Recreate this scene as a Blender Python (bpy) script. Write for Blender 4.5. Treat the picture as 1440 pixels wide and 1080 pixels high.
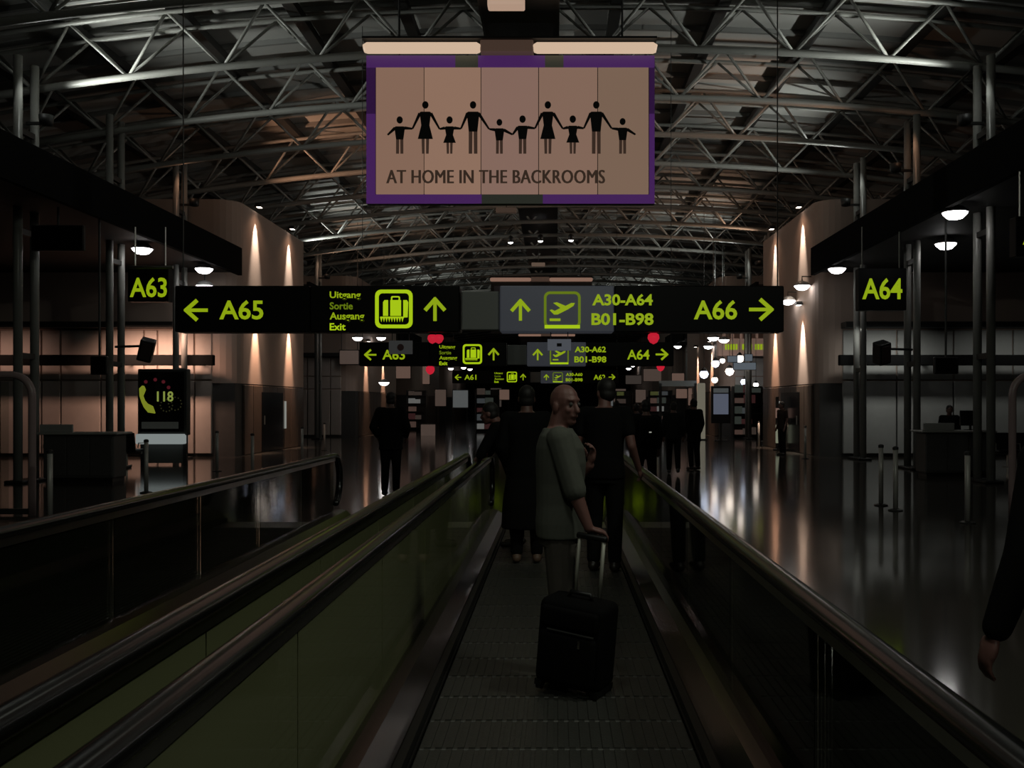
import bpy, bmesh, math, random
from mathutils import Vector, Matrix, Euler
random.seed(7)
R = math.radians
PI = math.pi
for o in list(bpy.data.objects):
    bpy.data.objects.remove(o)
C = bpy.context.scene.collection
SC = bpy.context.scene

# ------------------------------------------------------------------ camera, world, exposure
F = 1350.0                      # focal length in pixels of a 1440 x 1080 frame
VX, VY, EYE = 782.0, 568.0, 1.65
cd = bpy.data.cameras.new('camera')
cam = bpy.data.objects.new('camera', cd)
C.objects.link(cam)
cam.location = (0, 0, EYE)
cam.rotation_euler = (PI / 2, 0, 0)
cd.sensor_width = 36
cd.lens = F / 1440 * 36
cd.shift_x = -(VX - 720) / 1440
cd.shift_y = (VY - 540) / 1440
cd.clip_start = 0.05
cd.clip_end = 400
SC.camera = cam
w = bpy.data.worlds.new('night')
SC.world = w
w.use_nodes = True
w.node_tree.nodes['Background'].inputs[0].default_value = (0.010, 0.010, 0.009, 1)
w.node_tree.nodes['Background'].inputs[1].default_value = 0.35
vs = SC.view_settings
vs.view_transform = 'Standard'
vs.look = 'None'
vs.exposure = 0.0
vs.gamma = 1.0
vs.use_curve_mapping = False
SC.cycles.sample_clamp_indirect = 2.0
SC.cycles.max_bounces = 7
SC.cycles.caustics_reflective = False
SC.cycles.caustics_refractive = False

WARM = (1.0, 0.62, 0.42)
COOL = (0.93, 1.0, 0.93)
WHITE = (1.0, 0.97, 0.92)

def lamp(name, kind, loc, target, power, col, size=0.3, spot=None, blend=0.6, sy=None):
    l = bpy.data.lights.new(name, kind)
    l.energy = power
    l.color = col
    if kind == 'AREA':
        l.size = size
        if sy:
            l.shape = 'RECTANGLE'
            l.size_y = sy
    else:
        l.shadow_soft_size = size
    if kind == 'SPOT':
        l.spot_size = R(spot)
        l.spot_blend = blend
    o = bpy.data.objects.new(name, l)
    C.objects.link(o)
    o.location = loc
    d = Vector(target) - Vector(loc)
    o.rotation_euler = d.to_track_quat('-Z', 'Y').to_euler()
    return o

# dim unseen fill lights, added to brighten the walkways and balustrades
lamp('fill_light', 'AREA', (4.6, 3.5, 7.8), (-1.2, 4.5, 0.5), 90, (0.95, 1.0, 0.84), 1.0)
lamp('fill_light', 'AREA', (-1.0, 1.5, 8.6), (-1.0, 3.5, 0), 60, (0.95, 1.0, 0.86), 1.2)
lamp('fill_light', 'AREA', (0.9, -4.5, 6.5), (-1.2, 5.0, 0.4), 40, (0.95, 1.0, 0.84), 1.0)
lamp('fill_light', 'AREA', (-1.0, 13.5, 8.6), (-1.0, 14, 0), 6, (0.95, 1.0, 0.86), 1.2)

def P(x, y, d):
    """photo pixel at a known distance down the hall -> point in metres"""
    return Vector(((x - VX) * d / F, d, EYE + (VY - y) * d / F))

# ------------------------------------------------------------------ materials
MATS = {}
def mat(name, col, rough=0.6, metal=0.0, emit=None, es=1.0, noise=0.0, nscale=6.0, spec=None, bump=0.0, bscale=60.0):
    if name in MATS:
        return MATS[name]
    m = bpy.data.materials.new(name)
    m.use_nodes = True
    nt = m.node_tree
    b = nt.nodes['Principled BSDF']
    b.inputs['Base Color'].default_value = (*col, 1)
    b.inputs['Roughness'].default_value = rough
    b.inputs['Metallic'].default_value = metal
    if spec is not None:
        b.inputs['Specular IOR Level'].default_value = spec
    if emit:
        b.inputs['Emission Color'].default_value = (*emit, 1)
        b.inputs['Emission Strength'].default_value = es
    if noise or bump:
        tc = nt.nodes.new('ShaderNodeTexCoord')
    if noise:
        n = nt.nodes.new('ShaderNodeTexNoise')
        n.inputs['Scale'].default_value = nscale
        n.inputs['Detail'].default_value = 4
        nt.links.new(tc.outputs['Object'], n.inputs['Vector'])
        mx = nt.nodes.new('ShaderNodeMix')
        mx.data_type = 'RGBA'
        mx.inputs[6].default_value = (*[c * (1 - noise) for c in col], 1)
        mx.inputs[7].default_value = (*[min(1, c * (1 + noise)) for c in col], 1)
        nt.links.new(n.outputs['Fac'], mx.inputs[0])
        nt.links.new(mx.outputs[2], b.inputs['Base Color'])
    if bump:
        n2 = nt.nodes.new('ShaderNodeTexNoise')
        n2.inputs['Scale'].default_value = bscale
        nt.links.new(tc.outputs['Object'], n2.inputs['Vector'])
        bp = nt.nodes.new('ShaderNodeBump')
        bp.inputs['Strength'].default_value = bump
        bp.inputs['Distance'].default_value = 0.01
        nt.links.new(n2.outputs['Fac'], bp.inputs['Height'])
        nt.links.new(bp.outputs['Normal'], b.inputs['Normal'])
    MATS[name] = m
    return m

def glow(name, col, s=1.0):
    return mat(name, (0.02, 0.02, 0.02), 0.5, emit=col, es=s)

def glass_mat(name, tint, gloss=0.04, haze=0.0, hazecol=(0.1, 0.12, 0.06)):
    m = bpy.data.materials.new(name)
    m.use_nodes = True
    nt = m.node_tree
    nt.nodes.clear()
    out = nt.nodes.new('ShaderNodeOutputMaterial')
    tr = nt.nodes.new('ShaderNodeBsdfTransparent')
    tr.inputs[0].default_value = (*tint, 1)
    gl = nt.nodes.new('ShaderNodeBsdfGlossy')
    gl.inputs['Roughness'].default_value = gloss
    fr = nt.nodes.new('ShaderNodeFresnel')
    fr.inputs[0].default_value = 1.5
    mx = nt.nodes.new('ShaderNodeMixShader')
    df = nt.nodes.new('ShaderNodeBsdfDiffuse')
    df.inputs[0].default_value = (*hazecol, 1)
    m2 = nt.nodes.new('ShaderNodeMixShader')
    m2.inputs[0].default_value = haze
    nt.links.new(tr.outputs[0], m2.inputs[1])
    nt.links.new(df.outputs[0], m2.inputs[2])
    nt.links.new(fr.outputs[0], mx.inputs[0])
    nt.links.new(m2.outputs[0], mx.inputs[1])
    nt.links.new(gl.outputs[0], mx.inputs[2])
    nt.links.new(mx.outputs[0], out.inputs[0])
    return m

m_floor = mat('polished_floor', (0.045, 0.040, 0.034), 0.10, noise=0.25, nscale=0.8, bump=0.02, bscale=3.0)
m_deckroof = mat('roof_deck', (0.46, 0.455, 0.43), 0.75, noise=0.3, nscale=0.35)
m_truss = mat('truss_paint', (0.27, 0.27, 0.25), 0.45, noise=0.12, nscale=2)
m_dark = mat('dark_steel', (0.018, 0.018, 0.017), 0.5, noise=0.2)
m_black = mat('black_plastic', (0.006, 0.006, 0.006), 0.45)
m_rail = mat('matt_black', (0.008, 0.008, 0.008), 0.95, spec=0.05)
m_blackgloss = mat('black_gloss', (0.004, 0.004, 0.004), 0.18)
m_rubber = mat('handrail_rubber', (0.008, 0.008, 0.008), 0.22)
m_steel = mat('brushed_steel', (0.50, 0.49, 0.46), 0.30, 1.0, noise=0.1, nscale=20)
m_deck = mat('deck_steel', (0.065, 0.056, 0.047), 0.24, 0.9, noise=0.15, nscale=12)
m_pallet = mat('pallet_metal', (0.060, 0.060, 0.053), 0.5, 0.3, noise=0.2, nscale=30, bump=0.2, bscale=90)
m_col = mat('column_paint', (0.24, 0.24, 0.225), 0.32, noise=0.1)
m_plaster = mat('plaster_warm', (0.36, 0.275, 0.23), 0.7, noise=0.08, nscale=1.5)
m_panelL = mat('wall_panel_warm', (0.40, 0.345, 0.31), 0.6, noise=0.08)
m_panelR = mat('wall_panel_grey', (0.36, 0.36, 0.345), 0.6, noise=0.08)
m_wood = mat('wood_panel', (0.085, 0.058, 0.042), 0.45, noise=0.3, nscale=4)
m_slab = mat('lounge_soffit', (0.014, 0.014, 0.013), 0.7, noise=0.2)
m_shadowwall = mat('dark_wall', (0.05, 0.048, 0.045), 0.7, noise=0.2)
m_glassR = glass_mat('balustrade_glass', (0.80, 0.84, 0.78), 0.03, 0.06, (0.16, 0.17, 0.11))
m_glassL = glass_mat('tinted_balustrade_glass', (0.62, 0.70, 0.52), 0.04, 0.55, (0.37, 0.39, 0.20))
m_winglass = glass_mat('partition_glass', (0.85, 0.87, 0.85), 0.02, 0.01)
g_yel = glow('sign_yellow', (0.25, 0.355, 0.004), 1.0)
g_yel2 = glow('sign_yellow_bright', (0.33, 0.49, 0.004), 1.1)
g_yel3 = glow('sign_yellow_dim', (0.11, 0.165, 0.003), 1.0)
g_lamp = glow('lamp_white', (1.0, 0.97, 0.95), 9.0)
g_lampw = glow('lamp_warm', (1.0, 0.86, 0.74), 6.0)
g_blue = glow('lamp_blue_white', (0.72, 0.80, 1.0), 3.0)
g_red = glow('beacon_red', (0.50, 0.012, 0.03), 1.0)

# ------------------------------------------------------------------ mesh helpers
class MB:
    def __init__(s):
        s.v = []; s.f = []
    def add(s, vs, fs):
        n = len(s.v)
        s.v += [tuple(v) for v in vs]
        s.f += [tuple(i + n for i in f) for f in fs]
        return s
    def box(s, x0, x1, y0, y1, z0, z1):
        vs = [(x, y, z) for z in (z0, z1) for y in (y0, y1) for x in (x0, x1)]
        return s.add(vs, [(0, 2, 3, 1), (4, 5, 7, 6), (0, 1, 5, 4), (2, 6, 7, 3), (0, 4, 6, 2), (1, 3, 7, 5)])
    def bbox(s, x0, x1, y0, y1, z0, z1, b=0.02, seg=2):
        bm = bmesh.new()
        bmesh.ops.create_cube(bm, size=1)
        for v in bm.verts:
            v.co = ((x0 + x1) / 2 + v.co.x * (x1 - x0), (y0 + y1) / 2 + v.co.y * (y1 - y0), (z0 + z1) / 2 + v.co.z * (z1 - z0))
        bmesh.ops.bevel(bm, geom=bm.edges[:], offset=b, segments=seg, affect='EDGES', profile=0.5)
        bm.verts.index_update()
        s.add([v.co for v in bm.verts], [[v.index for v in f.verts] for f in bm.faces])
        bm.free()
        return s
    def tube(s, pts, r, n=8, caps=True, flat=1.0):
        pts = [Vector(p) for p in pts]
        rs = r if isinstance(r, (list, tuple)) else [r] * len(pts)
        rings = []
        up0 = None
        for i, p in enumerate(pts):
            a = pts[max(0, i - 1)]; b = pts[min(len(pts) - 1, i + 1)]
            t = (b - a).normalized()
            if up0 is None:
                up0 = Vector((0, 0, 1)) if abs(t.z) < 0.9 else Vector((1, 0, 0))
            u = (up0 - t * up0.dot(t))
            if u.length < 1e-4:
                u = Vector((0, 1, 0))
            u.normalize()
            up0 = u
            k = t.cross(u)
            rings.append([p + (k * math.cos(2 * PI * j / n) + u * flat * math.sin(2 * PI * j / n)) * rs[i] for j in range(n)])
        vs = [v for rg in rings for v in rg]
        fs = [(i * n + j, i * n + (j + 1) % n, (i + 1) * n + (j + 1) % n, (i + 1) * n + j) for i in range(len(pts) - 1) for j in range(n)]
        if caps:
            fs += [tuple(reversed(range(n))), tuple(range((len(pts) - 1) * n, len(pts) * n))]
        return s.add(vs, fs)
    def lathe(s, prof, c=(0, 0, 0), n=20):
        vs = []
        for r, z in prof:
            for j in range(n):
                a = 2 * PI * j / n
                vs.append((c[0] + r * math.cos(a), c[1] + r * math.sin(a), c[2] + z))
        fs = [(i * n + j, i * n + (j + 1) % n, (i + 1) * n + (j + 1) % n, (i + 1) * n + j) for i in range(len(prof) - 1) for j in range(n)]
        fs += [tuple(reversed(range(n))), tuple(range((len(prof) - 1) * n, len(prof) * n))]
        return s.add(vs, fs)
    def prism_xz(s, pts, y0, y1):
        """polygon in x,z extruded along y"""
        n = len(pts)
        vs = [(x, y0, z) for x, z in pts] + [(x, y1, z) for x, z in pts]
        fs = [tuple(range(n)), tuple(reversed(range(n, 2 * n)))] + [(i, i + n, (i + 1) % n + n, (i + 1) % n) for i in range(n)]
        return s.add(vs, fs)
    def data(s, name, m, smooth=False):
        me = bpy.data.meshes.new(name)
        me.from_pydata(s.v, [], s.f)
        me.materials.append(m)
        bm = bmesh.new(); bm.from_mesh(me)
        bmesh.ops.recalc_face_normals(bm, faces=bm.faces)
        bm.to_mesh(me); bm.free()
        if smooth:
            for p in me.polygons:
                p.use_smooth = True
        return me
    def build(s, name, m, parent=None, smooth=False, world=False):
        if parent is not None and world:
            off = parent.location
            s.v = [tuple(Vector(v) - off) for v in s.v]
        o = bpy.data.objects.new(name, s.data(name, m, smooth))
        C.objects.link(o)
        o.parent = parent
        return o

def tag(o, label=None, cat=None, group=None, kind=None):
    if label: o['label'] = label
    if cat: o['category'] = cat
    if group: o['group'] = group
    if kind: o['kind'] = kind
    return o
def thing(name, label, cat, loc=(0, 0, 0), group=None, rz=0.0):
    o = bpy.data.objects.new(name, None)
    C.objects.link(o)
    o.location = loc
    o.rotation_euler = (0, 0, rz)
    o.empty_display_size = 0.2
    return tag(o, label, cat, group)
def struct(o, label=None):
    return tag(o, label, kind='structure')
def link_mesh(name, me, parent=None, loc=(0, 0, 0), rot=None):
    o = bpy.data.objects.new(name, me)
    C.objects.link(o)
    o.parent = parent
    o.location = loc
    if rot: o.rotation_euler = rot
    return o
def dup(root, loc, rz=None, label=None, group=None):
    r = root.copy(); C.objects.link(r); r.location = loc
    if rz is not None: r.rotation_euler = (0, 0, rz)
    if label: r['label'] = label
    if group: r['group'] = group
    for ch in list(root.children):
        c = ch.copy(); C.objects.link(c); c.parent = r
        for g in ch.children:
            d = g.copy(); C.objects.link(d); d.parent = c
    return r

def text_mesh(body, bold=0.012, space=1.0, narrow=False):
    cu = bpy.data.curves.new('lettering', 'FONT')
    cu.body = body
    cu.offset = bold
    cu.resolution_u = 3
    cu.space_character = space
    cu.extrude = 0.004
    o = bpy.data.objects.new('lettering', cu)
    C.objects.link(o)
    bpy.context.view_layer.update()
    me = bpy.data.meshes.new_from_object(o.evaluated_get(bpy.context.evaluated_depsgraph_get()))
    bpy.data.objects.remove(o)
    bpy.data.curves.remove(cu)
    return me
def text(body, x0, x1, z0, z1, y, m, parent=None, name='lettering', bold=0.012, space=1.0, thick=0.0):
    """flat lettering that fills a box in x,z and faces the camera side (-y); world coordinates"""
    me = text_mesh(body, bold, space)
    xs = [v.co.x for v in me.vertices]; ys = [v.co.y for v in me.vertices]
    ax, bx, ay, by = min(xs), max(xs), min(ys), max(ys)
    off = parent.location if parent is not None else Vector((0, 0, 0))
    for v in me.vertices:
        v.co = (x0 + (v.co.x - ax) / (bx - ax) * (x1 - x0) - off.x, y - v.co.z - off.y, z0 + (v.co.y - ay) / (by - ay) * (z1 - z0) - off.z)
    if thick:                            # bolder strokes: the outlines laid twice, a hair apart
        bm = bmesh.new()
        bm.from_mesh(me)
        bmesh.ops.translate(bm, verts=bm.verts[:], vec=(thick, 0.0005, 0))
        bm.from_mesh(me)
        bm.to_mesh(me); bm.free()
    me.materials.clear(); me.materials.append(m)
    me.name = name
    return link_mesh(name, me, parent)

# ------------------------------------------------------------------ the hall: floor, vault, blocks
XL, XR = -10.0, 8.2              # inner faces of the side blocks
def arch(x):
    return 9.5 - 0.0058 * (x - 1.0) ** 2
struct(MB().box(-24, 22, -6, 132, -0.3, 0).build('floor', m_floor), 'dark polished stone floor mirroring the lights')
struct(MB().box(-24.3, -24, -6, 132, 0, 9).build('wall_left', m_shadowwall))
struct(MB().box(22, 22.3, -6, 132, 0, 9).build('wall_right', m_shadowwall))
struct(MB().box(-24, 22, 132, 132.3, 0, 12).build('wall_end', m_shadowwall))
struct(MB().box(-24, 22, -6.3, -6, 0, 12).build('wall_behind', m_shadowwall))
mb = MB()
xs = [-24 + 46 * i / 46 for i in range(47)]
for i in range(46):
    a, b = xs[i], xs[i + 1]
    mb.add([(a, -6, arch(a) + 1.5), (b, -6, arch(b) + 1.5), (b, 132, arch(b) + 1.5), (a, 132, arch(a) + 1.5),
            (a, -6, arch(a) + 1.6), (b, -6, arch(b) + 1.6), (b, 132, arch(b) + 1.6), (a, 132, arch(a) + 1.6)],
           [(0, 1, 2, 3), (4, 7, 6, 5), (0, 4, 5, 1), (2, 6, 7, 3)])
ceil = struct(mb.build('ceiling', m_deckroof), 'grey arched roof deck above the trusses')
# transverse roof ribs: pieces of the ceiling
mbr = MB()
for i in range(46):
    a, b = xs[i], xs[i + 1]
    mbr.add([(a, -0.05, arch(a) + 1.38), (b, -0.05, arch(b) + 1.38), (b, 0.05, arch(b) + 1.38), (a, 0.05, arch(a) + 1.38),
             (a, -0.05, arch(a) + 1.5), (b, -0.05, arch(b) + 1.5), (b, 0.05, arch(b) + 1.5), (a, 0.05, arch(a) + 1.5)],
            [(0, 1, 2, 3), (0, 4, 5, 1), (2, 6, 7, 3)])
rib = mbr.data('roof_rib', mat('rib_paint', (0.22, 0.22, 0.21), 0.6))
for k in range(60):
    link_mesh('roof_rib', rib, ceil, (0, 12.0 + 1.67 * k, 0))

# roof trusses
T0, TS = 11.18, 3.34
mb = MB()
NX = [-19.95 + 2.1 * i for i in range(19)]
fine = [-20.5 + 0.75 * i for i in range(52)]
chord_b = MB().tube([(x, 0, arch(x)) for x in fine], 0.085, 8).data('bottom_chord', m_truss, True)
chord_t = MB().tube([(x, 0, arch(x) + 1.12) for x in fine], 0.06, 6).data('top_chord', m_truss, True)
webs = []
for i, x in enumerate(NX):
    for sx in (-1, 1):
        for sy in (-1, 1):
            xt = x + sx * 1.05
            webs.append(((x, 0, arch(x)), (xt, sy * 0.5, arch(xt) + 1.12)))
web_me = [MB().tube([a, b], 0.036, 6).data('web_member', m_truss, True) for a, b in webs]
mb = MB()
for a, b in webs:
    mb.tube([a, b], 0.036, 5, caps=False)
web_all = mb.data('web_members', m_truss)
for k in range(36):
    y = T0 + TS * k
    t = thing('roof_truss', 'arched triangular steel tube truss spanning the hall under the roof deck', 'truss', (0, y, 0), 'arched roof trusses')
    if k == 3: t['label'] = 'arched steel tube truss right behind the lightbox banner with the figures'
    if k == 2: t['label'] = 'arched steel tube truss just in front of the lightbox banner with the figures'
    link_mesh('bottom_chord', chord_b, t)
    link_mesh('top_chord', chord_t, t, (0, -0.5, 0))
    link_mesh('top_chord', chord_t, t, (0, 0.5, 0))
    if k < 12:
        for j, me in enumerate(web_me):
            xa = webs[j][0][0]
            if (xa * F / y + VX) > -150 and (xa * F / y + VX) < 1590:
                link_mesh('web_member', me, t)
    else:
        tag(link_mesh('web', web_all, t), kind='stuff')
# dark longitudinal purlins
for i in range(-6, 8):
    x = -1.05 + 2.42 * i
    z = arch(x) + 1.19
    o = MB().box(x - 0.13, x + 0.13, 10, 131, z, z + 0.2).build('roof_purlin', m_dark)
    tag(o, 'dark steel purlin running the length of the hall on top of the trusses', 'beam', 'roof purlins')
# centre cable tray
t = thing('cable_tray', 'wide black cable tray running along the middle of the roof', 'cable tray', (-0.75, 10, 9.6))
MB().box(-1.55, 0.05, 10, 131, 9.68, 9.72).build('tray_floor', m_black, t, world=True)
for s in (-1.57, 0.03):
    MB().box(s, s + 0.04, 10, 131, 9.66, 9.95).build('tray_side', m_black, t, world=True)
for k in range(30):
    MB().box(-1.5, 0.0, 12 + 3.34 * k, 12.12 + 3.34 * k, 9.722, 9.86).build('tray_rung', m_dark, t, world=True)

# side blocks
def block(side, y0, y1, idx):
    x0 = XL if side < 0 else XR
    xo = x0 + side * 13.5
    a, b = min(x0, xo), max(x0, xo)
    nm = 'wall_left' if side < 0 else 'wall_right'
    mb = MB()
    # rounded corner towards the camera
    pts = []
    r = 0.7
    for k in range(7):
        an = PI / 2 * k / 6
        pts.append((x0 + side * r - side * r * math.cos(an), y0 + r - r * math.sin(an)))
    pts = [(xo, y1), (x0, y1)] + pts + [(xo, y0)]
    n = len(pts)
    vs = [(x, y, 2.3) for x, y in pts] + [(x, y, 8.05) for x, y in pts]
    fs = [tuple(range(n)), tuple(reversed(range(n, 2 * n)))] + [(i, (i + 1) % n, (i + 1) % n + n, i + n) for i in range(n)]
    mb.add(vs, fs)
    w_ = struct(mb.build(nm, m_plaster), 'tall plaster block beside the hall')
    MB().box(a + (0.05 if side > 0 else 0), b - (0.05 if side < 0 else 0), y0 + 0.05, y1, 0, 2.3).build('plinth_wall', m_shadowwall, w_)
    # wood panels on the lower hall side
    n = int((y1 - y0) / 1.0)
    for i in range(n):
        ya = y0 + 0.75 + i * (y1 - y0 - 0.8) / n
        yb = ya + (y1 - y0 - 0.8) / n - 0.03
        xa = x0 - side * 0.03
        MB().bbox(min(x0 + side * 0.05, xa), max(x0 + side * 0.05, xa), ya, yb, 0.02, 2.26, 0.012, 1).build('panel', m_wood, w_)
    # facing panels on the end wall towards the camera
    if idx < 2:
        mp = m_panelL if side < 0 else m_panelR
        wdt = [0.55, 1.15, 0.42, 1.35, 1.25, 0.6, 1.3, 1.3, 1.3, 1.3]
        x = x0 + side * 0.75
        for i, wd in enumerate(wdt):
            xb = x + side * (wd - 0.05)
            for z0, z1 in ((0.1, 2.36), (2.41, 3.0), (3.05, 3.95)):
                MB().bbox(min(x, xb), max(x, xb), y0 - 0.08, y0 + 0.05, z0, z1, 0.015, 1).build('panel', mp, w_)
            x += side * wd
        # dark canopy above the lit panels
        xa, xb = x0 + side * 0.7, x0 + side * 12
        MB().box(min(xa, xb), max(xa, xb), y0 - 0.55, y0, 4.0, 4.18).build('canopy', m_dark, w_)
    return w_
blocks = {}
for i, (y0, y1) in enumerate(((30.0, 38.0), (48.0, 60.0), (70.0, 82.0), (92, 106))):
    for s in (-1, 1):
        blocks[(s, i)] = block(s, y0, y1, i)
# soffits of the side lounges
for s in (-1, 1):
    e = -9.9 if s < 0 else 8.05
    for (y0, y1) in ((-5.9, 29.9), (38.1, 47.9), (60.1, 69.9), (82.1, 91.9), (106.1, 131.5)):
        xo = -23.9 if s < 0 else 21.9
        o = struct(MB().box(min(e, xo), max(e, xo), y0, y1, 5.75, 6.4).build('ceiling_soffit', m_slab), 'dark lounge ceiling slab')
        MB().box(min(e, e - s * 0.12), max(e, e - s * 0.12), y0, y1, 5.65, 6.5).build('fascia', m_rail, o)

# wall washer lights on the blocks
washes = []
for s in (-1, 1):
    for i, (ya, yb) in enumerate(((31.9, 35.9), (50.5, 55.5))):
        for y in (ya, yb):
            for z in (8.2, 4.95):
                if i == 1 and z > 5: continue
                x0 = XL if s < 0 else XR
                xf = x0 - s * 0.14
                g = 'wall washers on the blocks'
                side = 'left' if s < 0 else 'right'
                o = thing('wall_washer', ('small dark downlight under the block parapet' if z > 6 else 'small dark wall washer bracketed to the block halfway up'), 'wall light', (xf, y, z), g)
                MB().bbox(-0.1, 0.1, -0.14, 0.14, -0.02, 0.1, 0.02).build('housing', m_dark, o)
                MB().box(min(0, s * 0.16), max(0, s * 0.16), -0.03, 0.03, 0.0, 0.06).build('bracket', m_dark, o)
                MB().box(-0.07, 0.07, -0.10, 0.10, -0.028, -0.021).build('lens', g_lampw, o)
                col = WHITE if (s > 0 and y < 33) or z > 6 else WARM
                lamp('washer_light', 'SPOT', (xf - s * 0.14, y, z - 0.06), (x0, y, z - 1.7), (1300 if z > 6 else 1800) * (1 if i == 0 else 1.0), (1, .86, .72) if col == WHITE else WARM, 0.03, 38, 0.9)
                if i == 0:
                    lamp('wall_fill', 'SPOT', (xf - s * 0.5, y, z - 0.1), (x0, y, z - 1.8), 32, WARM, 0.05, 120, 1.0)  # extra wide fill without a fixture, added to warm the wall between streaks
# wash over the end panels
for x, pw, col in ((-12.2, 85, (1.0, 0.60, 0.44)), (-17.5, 14, (1.0, 0.60, 0.46)), (9.9, 13, (0.94, 0.96, 0.90)), (14.0, 4, (0.94, 0.96, 0.90))):
    o = lamp('panel_light', 'AREA', (x, 28.3, 3.9), (x, 29.95, 2.1), pw, col, 2.6, sy=0.2)
    o.data.spread = R(110)

# service doors in the lower block walls
def side_door(n, s, ya, yb):
    x0 = XL if s < 0 else XR
    xa = x0 - s * 0.05
    d = struct(MB().box(min(xa, xa + s * .06), max(xa, xa + s * .06), ya, yb, 0.02, 2.05).build('door_%d' % n, m_blackgloss))
    MB().box(min(xa, xa - s * .03), max(xa, xa - s * .03), yb + 0.15, yb + 0.32, 0.75, 1.75).build('door_light_strip', glow('strip_pale', (0.30, 0.31, 0.28), 0.7), d)
    MB().tube([(xa - s * .05, ya + 0.12, 0.95), (xa - s * .05, ya + 0.12, 1.25)], 0.02).build('door_handle', m_steel, d)
side_door(1, -1, 32.5, 35.0)
side_door(2, 1, 32.2, 34.8)

# ------------------------------------------------------------------ columns with uplights
def column():
    t = thing('support_column', 'paired round steel tubes rising from lounge floor to the roof', 'column', (0, 0, 0), 'paired columns along the lounges')
    for y in (-0.32, 0.32):
        c = MB().tube([(0, y, 0.06), (0, y, 8.9)], 0.09, 14).build('column_tube', m_col, t, True)
    MB().bbox(-0.2, 0.2, -0.5, 0.5, 0, 0.06, 0.015, 1).build('base_plate', m_dark, t)
    for z in (2.6, 5.2, 7.3):
        MB().box(-0.05, 0.05, -0.32, 0.32, z, z + 0.12).build('tie_plate', m_dark, t)
    return t
col0 = column()
first = True
COLY = [20.3, 24.4, 28.6, 41.0, 45.2, 62.0, 66.2, 84.5, 88.6]
for y in COLY:
    for x in (-11.2, 9.05):
        if first:
            col0.location = (x, y, 0); first = False
        else:
            dup(col0, (x, y, 0))
for i, y in enumerate(COLY):
    pass

def uplight(x, y, power, col, tx, spot=150, lab='small black uplight clamped near the column top'):
    s = -1 if x < 0 else 1
    p = (x - s * 0.42, y, 7.75)
    lab = 'small black uplight clamped to a column over the %s lounge' % ('telephone-poster' if x < 0 else 'A64')
    t = thing('column_uplight', lab, 'uplight', p, 'uplights over the poster lounge' if x < 0 else 'uplights over the A64 lounge')
    MB().lathe([(0.06, -0.22), (0.13, -0.2), (0.15, 0.0), (0.13, 0.0), (0.1, -0.1)], n=14).build('housing', m_dark, t, True)
    MB().box(min(0, s * 0.42), max(0, s * 0.42), -0.03, 0.03, -0.2, -0.14).build('bracket', m_dark, t)
    lamp('uplight_light', 'SPOT', (p[0], y, 7.8), (tx, y + (0.6 if spot > 100 else 2.5), 10.6 if spot > 100 else 9.9), power * (3.0 if spot > 100 else 8.0), col, 0.08, spot, 1.0)
    lamp('uplight_spill', 'POINT', (p[0] + s * 0.1, y - 0.42, 8.2), (p[0], y, 9), 3.0, col, 0.05)
GREY = (0.95, 1.0, 0.94)
ORANGE = (1.0, 0.52, 0.31)
for x, y, pw, c in ((-11.2, 20.3, 210, GREY), (9.05, 20.3, 190, GREY), (9.05, 24.4, 40, ORANGE), (-11.2, 28.6, 110, ORANGE), (9.05, 28.6, 120, GREY),
                    (-11.2, 41.0, 150, GREY), (9.05, 41.0, 100, WARM), (-11.2, 45.2, 80, WARM), (9.05, 45.2, 130, GREY), (-11.2, 62, 200, GREY), (9.05, 66.2, 200, GREY)):
    uplight(x, y, pw, c, (-3.5 if x < 0 else 1.5) if c != ORANGE else (-5.0 if x < 0 else 3.5), 150 if c != ORANGE else 75)

# pendant dish lamps below the soffits
def dish():
    t = thing('dish_lamp', 'round white dish lamp hanging from the lounge soffit', 'ceiling lamp', (0, 0, 0), 'bright dish lamps')
    MB().lathe([(0.05, 0.16), (0.16, 0.12), (0.27, 0.02), (0.28, 0.0), (0.25, 0.0)], n=24).build('shade', mat('lamp_shade', (0.3, 0.3, 0.3), 0.4), t, True)
    MB().lathe([(0.02, -0.15), (0.15, -0.12), (0.24, -0.03), (0.25, 0.0)], n=24).build('diffuser', g_lamp, t, True)
    return t
def stem(t, h):
    MB().tube([(0, 0, 0.14), (0, 0, h)], 0.02, 6).build('stem', m_dark, t)
D = [(1343, 299, 19.8), (1330, 343, 23.7), (1177, 378, 28.0), (200, 350, 24.5), (287, 378, 28.0), (288, 402, 28.9)]
ds = None
for x, y, d in D:
    p = P(x, y, d)
    if ds is None:
        ds = dish(); ds.location = p; t = ds
        base = [c for c in ds.children]
    else:
        t = thing('dish_lamp', 'round white dish lamp hanging from the lounge soffit', 'ceiling lamp', p, 'bright dish lamps')
        for c in base:
            link_mesh(c.name.split('.')[0], c.data, t)
    t['label'] = 'round white dish lamp under the soffit of the %s lounge' % ('telephone-poster' if p.x < 0 else 'A64')
    t['group'] = 'dish lamps of the %s lounge' % ('poster' if p.x < 0 else 'A64')
    stem(t, 5.75 - p.z)
for x, y, xx in ((1128, 402, 7.9), (1108, 423, 7.9)):
    d = xx * F / (x - VX)
    p = P(x, y, d)
    t = thing('dish_lamp', 'round white dish lamp on a short arm beside the grey block', 'ceiling lamp', p, 'dish lamps on the block')
    for c in base:
        link_mesh(c.name.split('.')[0], c.data, t)
    MB().tube([(0, 0, 0.13), (0, 0, 0.3), (0.295, 0, 0.3)], 0.02, 6).build('wall_arm', m_dark, t)
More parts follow.
